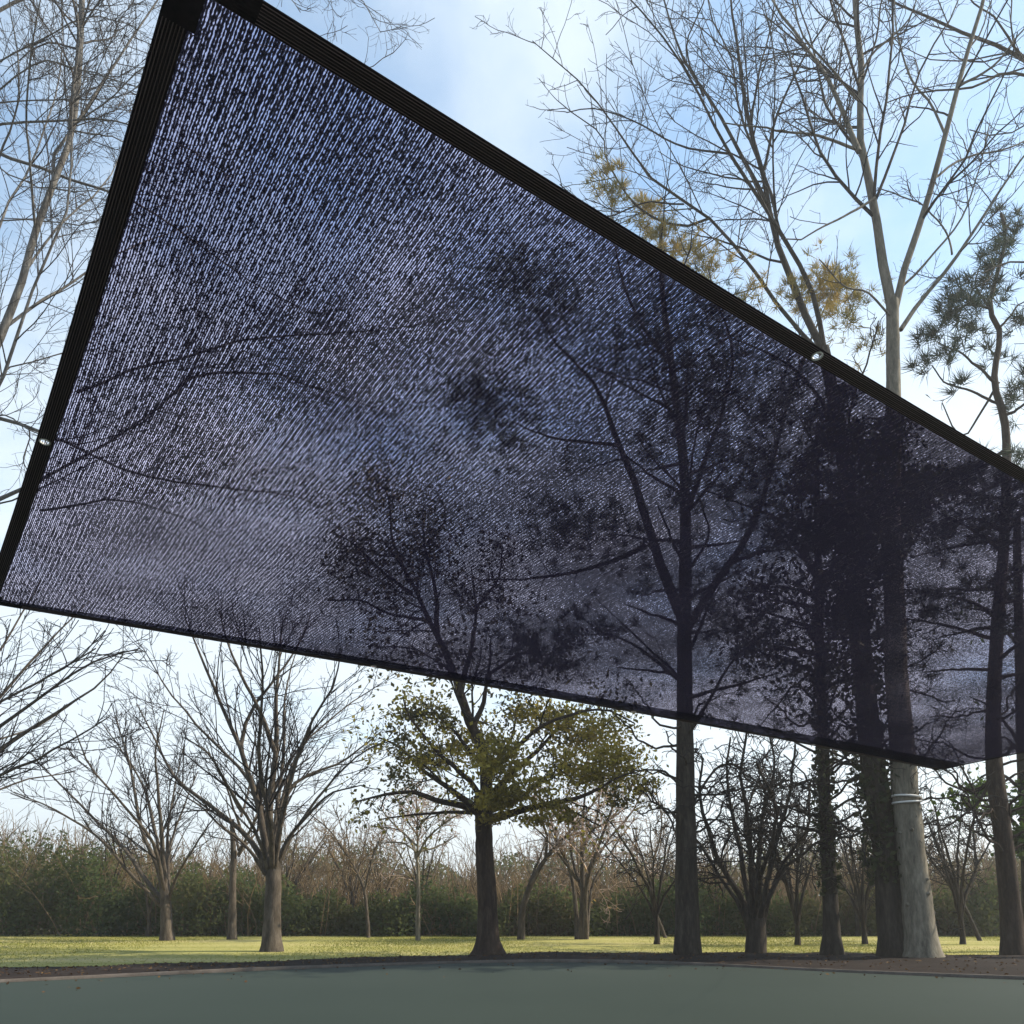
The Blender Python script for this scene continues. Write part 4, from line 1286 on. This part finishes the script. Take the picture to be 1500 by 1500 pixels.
def rib(Q):
    """webbing ribs across a hem, Q 0..1"""
    return .0016 * np.abs(np.sin(Q * np.pi * 8)) 
grid_obj("hem", 0, hs, 0, 1, 33, 60, M["hem"], net, lift=lambda S, T: -.002 - rib(S / hs))
grid_obj("hem", hs, 1, 0, ht_, 140, 33, M["hem"], net, lift=lambda S, T: -.002 - rib(T / ht_))
grid_obj("hem", hs, 1, 1 - ht_, 1, 140, 33, M["hem"], net, lift=lambda S, T: -.002 - rib((1 - T) / ht_))
grid_obj("hem", 1 - hs, 1, ht_, 1 - ht_, 33, 60, M["hem"], net, lift=lambda S, T: -.002 - rib((1 - S) / hs))
# stitched lines along the two near hems
for k, along in ((7, "t"), (7, "s"), (7, "s2")):
    gs = Geo()
    for j in range(1, 8):
        q = j / 8
        u = np.linspace(.02, .995, 90)
        if along == "t": P = net_point(0 * u + hs * q, u)
        elif along == "s": P = net_point(u, 0 * u + ht_ * q)
        else: P = net_point(u, 0 * u + 1 - ht_ * q)
        P[:, 2] -= .0035
        gs.tubes(P[None], np.full((1, len(u)), .0011), 4)
    gs.build("stitching", M["stitch"], net)
# reinforced corners
for (s0, s1, t0, t1) in ((0, .066 / LS, 0, .13 / LT), (0, .068 / LS, 1 - .12 / LT, 1), (1 - .12 / LS, 1, 0, .16 / LT), (1 - .12 / LS, 1, 1 - .12 / LT, 1)):
    grid_obj("corner_patch", s0, s1, t0, t1, 12, 12, M["hem"], net, lift=lambda S, T: -.0062)
# eyelets
for (x, y) in holes:
    c = net_point(x / LS, y / LT)
    e1 = net_point(x / LS + .002, y / LT) - c; e1 /= np.linalg.norm(e1)
    e2 = net_point(x / LS, y / LT + .002) - c; e2 -= e1 * (e1 @ e2); e2 /= np.linalg.norm(e2)
    nn = np.cross(e1, e2); nn *= -np.sign(nn[2])
    a = np.linspace(0, 2 * np.pi, 25)[:-1]
    Vs = []
    for rr, zz_ in ((.0135, .000), (.0138, .0055), (.0155, .0068), (.0178, .0055), (.0182, .003)):
        Vs.append(c + nn * zz_ + rr * (np.cos(a)[:, None] * e1 + np.sin(a)[:, None] * e2))
    V = np.concatenate(Vs)
    i = np.arange(4)[:, None] * 24 + np.arange(24)[None]; j = np.arange(4)[:, None] * 24 + (np.arange(24)[None] + 1) % 24
    mesh_obj("eyelet", V, np.stack([i, j, j + 24, i + 24], axis=-1).reshape(-1, 4), 4, M["metal"], net, True)

# rope: from the far corner to the pale trunk, wrapped twice round it
def rope_mat():
    m, nt, out = new_mat("rope")
    tc = N(nt, "ShaderNodeTexCoord"); wv = N(nt, "ShaderNodeTexWave", inp={"Scale": 60.0, "Distortion": 1.0}); nt.links.new(tc.outputs["Object"], wv.inputs["Vector"])
    rp = ramp(nt, [(0, (.45, .43, .40)), (1, (.75, .73, .70))]); nt.links.new(wv.outputs["Fac"], rp.inputs[0])
    b = N(nt, "ShaderNodeBsdfPrincipled"); b.inputs["Roughness"].default_value = .8; nt.links.new(rp.outputs[0], b.inputs["Base Color"]); nt.links.new(b.outputs[0], out.inputs[0])
    return m
M["rope"] = rope_mat()
w0 = at(1330, 1168, 15.2)
zc = w0[2]
tx = np.interp(zc, PALE_P[:, 2], PALE_P[:, 0]); tr_ = np.interp(zc, PALE_P[:, 2], PALE_R) + .012
gr = Geo()
a = np.linspace(0, 4 * np.pi, 60)
P = np.stack([tx + np.cos(a) * tr_, 15.2 + np.sin(a) * tr_, zc + .05 * np.sin(a * .5) - a * .006], axis=1)
gr.tubes(P[None], np.full((1, 60), .020), 6)
cor = net_point(.997, .995)
e = np.array([tx + tr_ * .6, 15.2 - tr_ * .8, zc])
u = np.linspace(0, 1, 30)[:, None]
P = cor * (1 - u) + e * u; P[:, 2] -= .18 * np.sin(np.pi * u[:, 0])
gr.tubes(P[None], np.full((1, 30), .0022), 6)
o = gr.build("rope", M["rope"], None, True)
tag(o, "pale rope running from the net's lower corner to two turns round the pale trunk", "rope")

# =================================================================== AIR
def haze():
    x0, x1, y0, y1, z0, z1 = -620, 620, -620, 620, -1.1, 42
    V = [(x, y, z) for z in (z0, z1) for y in (y0, y1) for x in (x0, x1)]
    Fc = [(0, 2, 3, 1), (4, 5, 7, 6), (0, 1, 5, 4), (2, 6, 7, 3), (0, 4, 6, 2), (1, 3, 7, 5)]
    m, nt, out = new_mat("haze_air")
    nt.nodes.remove(out); out = nt.nodes.new("ShaderNodeOutputMaterial")
    v = N(nt, "ShaderNodeVolumePrincipled"); v.inputs["Color"].default_value = (.93, .95, .97, 1); v.inputs["Density"].default_value = .0016
    v.inputs["Anisotropy"].default_value = .3
    nt.links.new(v.outputs[0], out.inputs["Volume"])
    o = mesh_obj("haze", np.array(V, float), np.array(Fc), 4, m)
    tag(o, "thin pale haze in the air among the far trees", "haze", kind="stuff")
haze()

# =================================================================== SKY AND LIGHT
SUN_EL = R(38)
sx, sy = .993, .115
w = bpy.data.worlds.new("World"); scene.world = w; w.use_nodes = True
nt = w.node_tree
bg = nt.nodes["Background"]
sky = N(nt, "ShaderNodeTexSky", sky_type="NISHITA", sun_disc=False)
sky.sun_elevation = SUN_EL; sky.sun_rotation = math.atan2(sx, sy)
sky.air_density = 1.0; sky.dust_density = .5; sky.ozone_density = 1.0
tc = N(nt, "ShaderNodeTexCoord")
sep = N(nt, "ShaderNodeSeparateXYZ"); nt.links.new(tc.outputs["Generated"], sep.inputs[0])
def wm(op, a, b=None, c=None):
    n = N(nt, "ShaderNodeMath", operation=op)
    for i, v in enumerate((a, b, c)):
        if v is None: continue
        if isinstance(v, (int, float)): n.inputs[i].default_value = v
        else: nt.links.new(v, n.inputs[i])
    return n.outputs[0]
zc_ = wm("ADD", wm("MAXIMUM", sep.outputs[2], 0.0), .25)
cmb = N(nt, "ShaderNodeCombineXYZ")
nt.links.new(wm("DIVIDE", sep.outputs[0], zc_), cmb.inputs[0]); nt.links.new(wm("DIVIDE", sep.outputs[1], zc_), cmb.inputs[1])
cn = N(nt, "ShaderNodeTexNoise", inp={"Scale": 2.1, "Detail": 7.0, "Roughness": .55, "Distortion": .25}); nt.links.new(cmb.outputs[0], cn.inputs["Vector"])
def lobe(px, py, k):
    """a cloud bank or a gap centred on one direction of the sky"""
    r_ = ray(px, py); r_ = r_ / np.linalg.norm(r_)
    v = N(nt, "ShaderNodeVectorMath", operation="DOT_PRODUCT"); v.inputs[1].default_value = tuple(r_)
    nt.links.new(tc.outputs["Generated"], v.inputs[0])
    return wm("POWER", wm("MAXIMUM", v.outputs["Value"], 0.0), k)
dens = wm("MULTIPLY", wm("SUBTRACT", cn.outputs["Fac"], .5), 2.3)
dens = wm("ADD", dens, wm("MULTIPLY", lobe(690, 10, 90), .75))
dens = wm("SUBTRACT", dens, wm("MULTIPLY", lobe(830, 190, 70), .45))
dens = wm("SUBTRACT", dens, wm("MULTIPLY", lobe(540, 90, 120), .45))
dens = wm("ADD", dens, wm("MULTIPLY", wm("POWER", wm("SUBTRACT", 1.0, wm("MAXIMUM", sep.outputs[2], 0.0)), 2.2), 1.25))
dens = wm("ADD", dens, wm("MULTIPLY", lobe(60, 300, 12), .30))
dens = wm("ADD", dens, wm("MULTIPLY", lobe(1350, 350, 14), .32))
dens = wm("ADD", dens, .17)
cl = N(nt, "ShaderNodeMapRange", inp={"From Min": 0.0, "From Max": 1.0, "To Max": .93}); cl.interpolation_type = "SMOOTHSTEP"; nt.links.new(dens, cl.inputs[0])
mix = N(nt, "ShaderNodeMix", data_type="RGBA")
nt.links.new(cl.outputs[0], mix.inputs["Factor"]); 
tint = N(nt, "ShaderNodeMix", data_type="RGBA", blend_type="MULTIPLY"); tint.inputs["Factor"].default_value = 1
nt.links.new(sky.outputs[0], tint.inputs["A"]); tint.inputs["B"].default_value = (.92, 1.08, 1.04, 1)
nt.links.new(tint.outputs["Result"], mix.inputs["A"])
mix.inputs["B"].default_value = (3.4, 3.8, 4.15, 1)
nt.links.new(mix.outputs["Result"], bg.inputs["Color"])
bg.inputs["Strength"].default_value = .15

sun_d = bpy.data.lights.new("sun", "SUN"); sun_d.energy = 4.7; sun_d.angle = R(.5); sun_d.color = (1, .90, .73)
sun = bpy.data.objects.new("sun", sun_d); col.objects.link(sun)
from mathutils import Vector
dv = Vector((sx * math.cos(SUN_EL), sy * math.cos(SUN_EL), math.sin(SUN_EL)))
sun.rotation_euler = dv.to_track_quat("Z", "Y").to_euler()
sun.location = dv * 50

vs = scene.view_settings
vs.view_transform = "Standard"; vs.look = "None"; vs.gamma = 1; vs.use_curve_mapping = False; vs.exposure = .95
cy = scene.cycles
cy.transparent_max_bounces = 24
cy.max_bounces = 6
cy.diffuse_bounces = 3
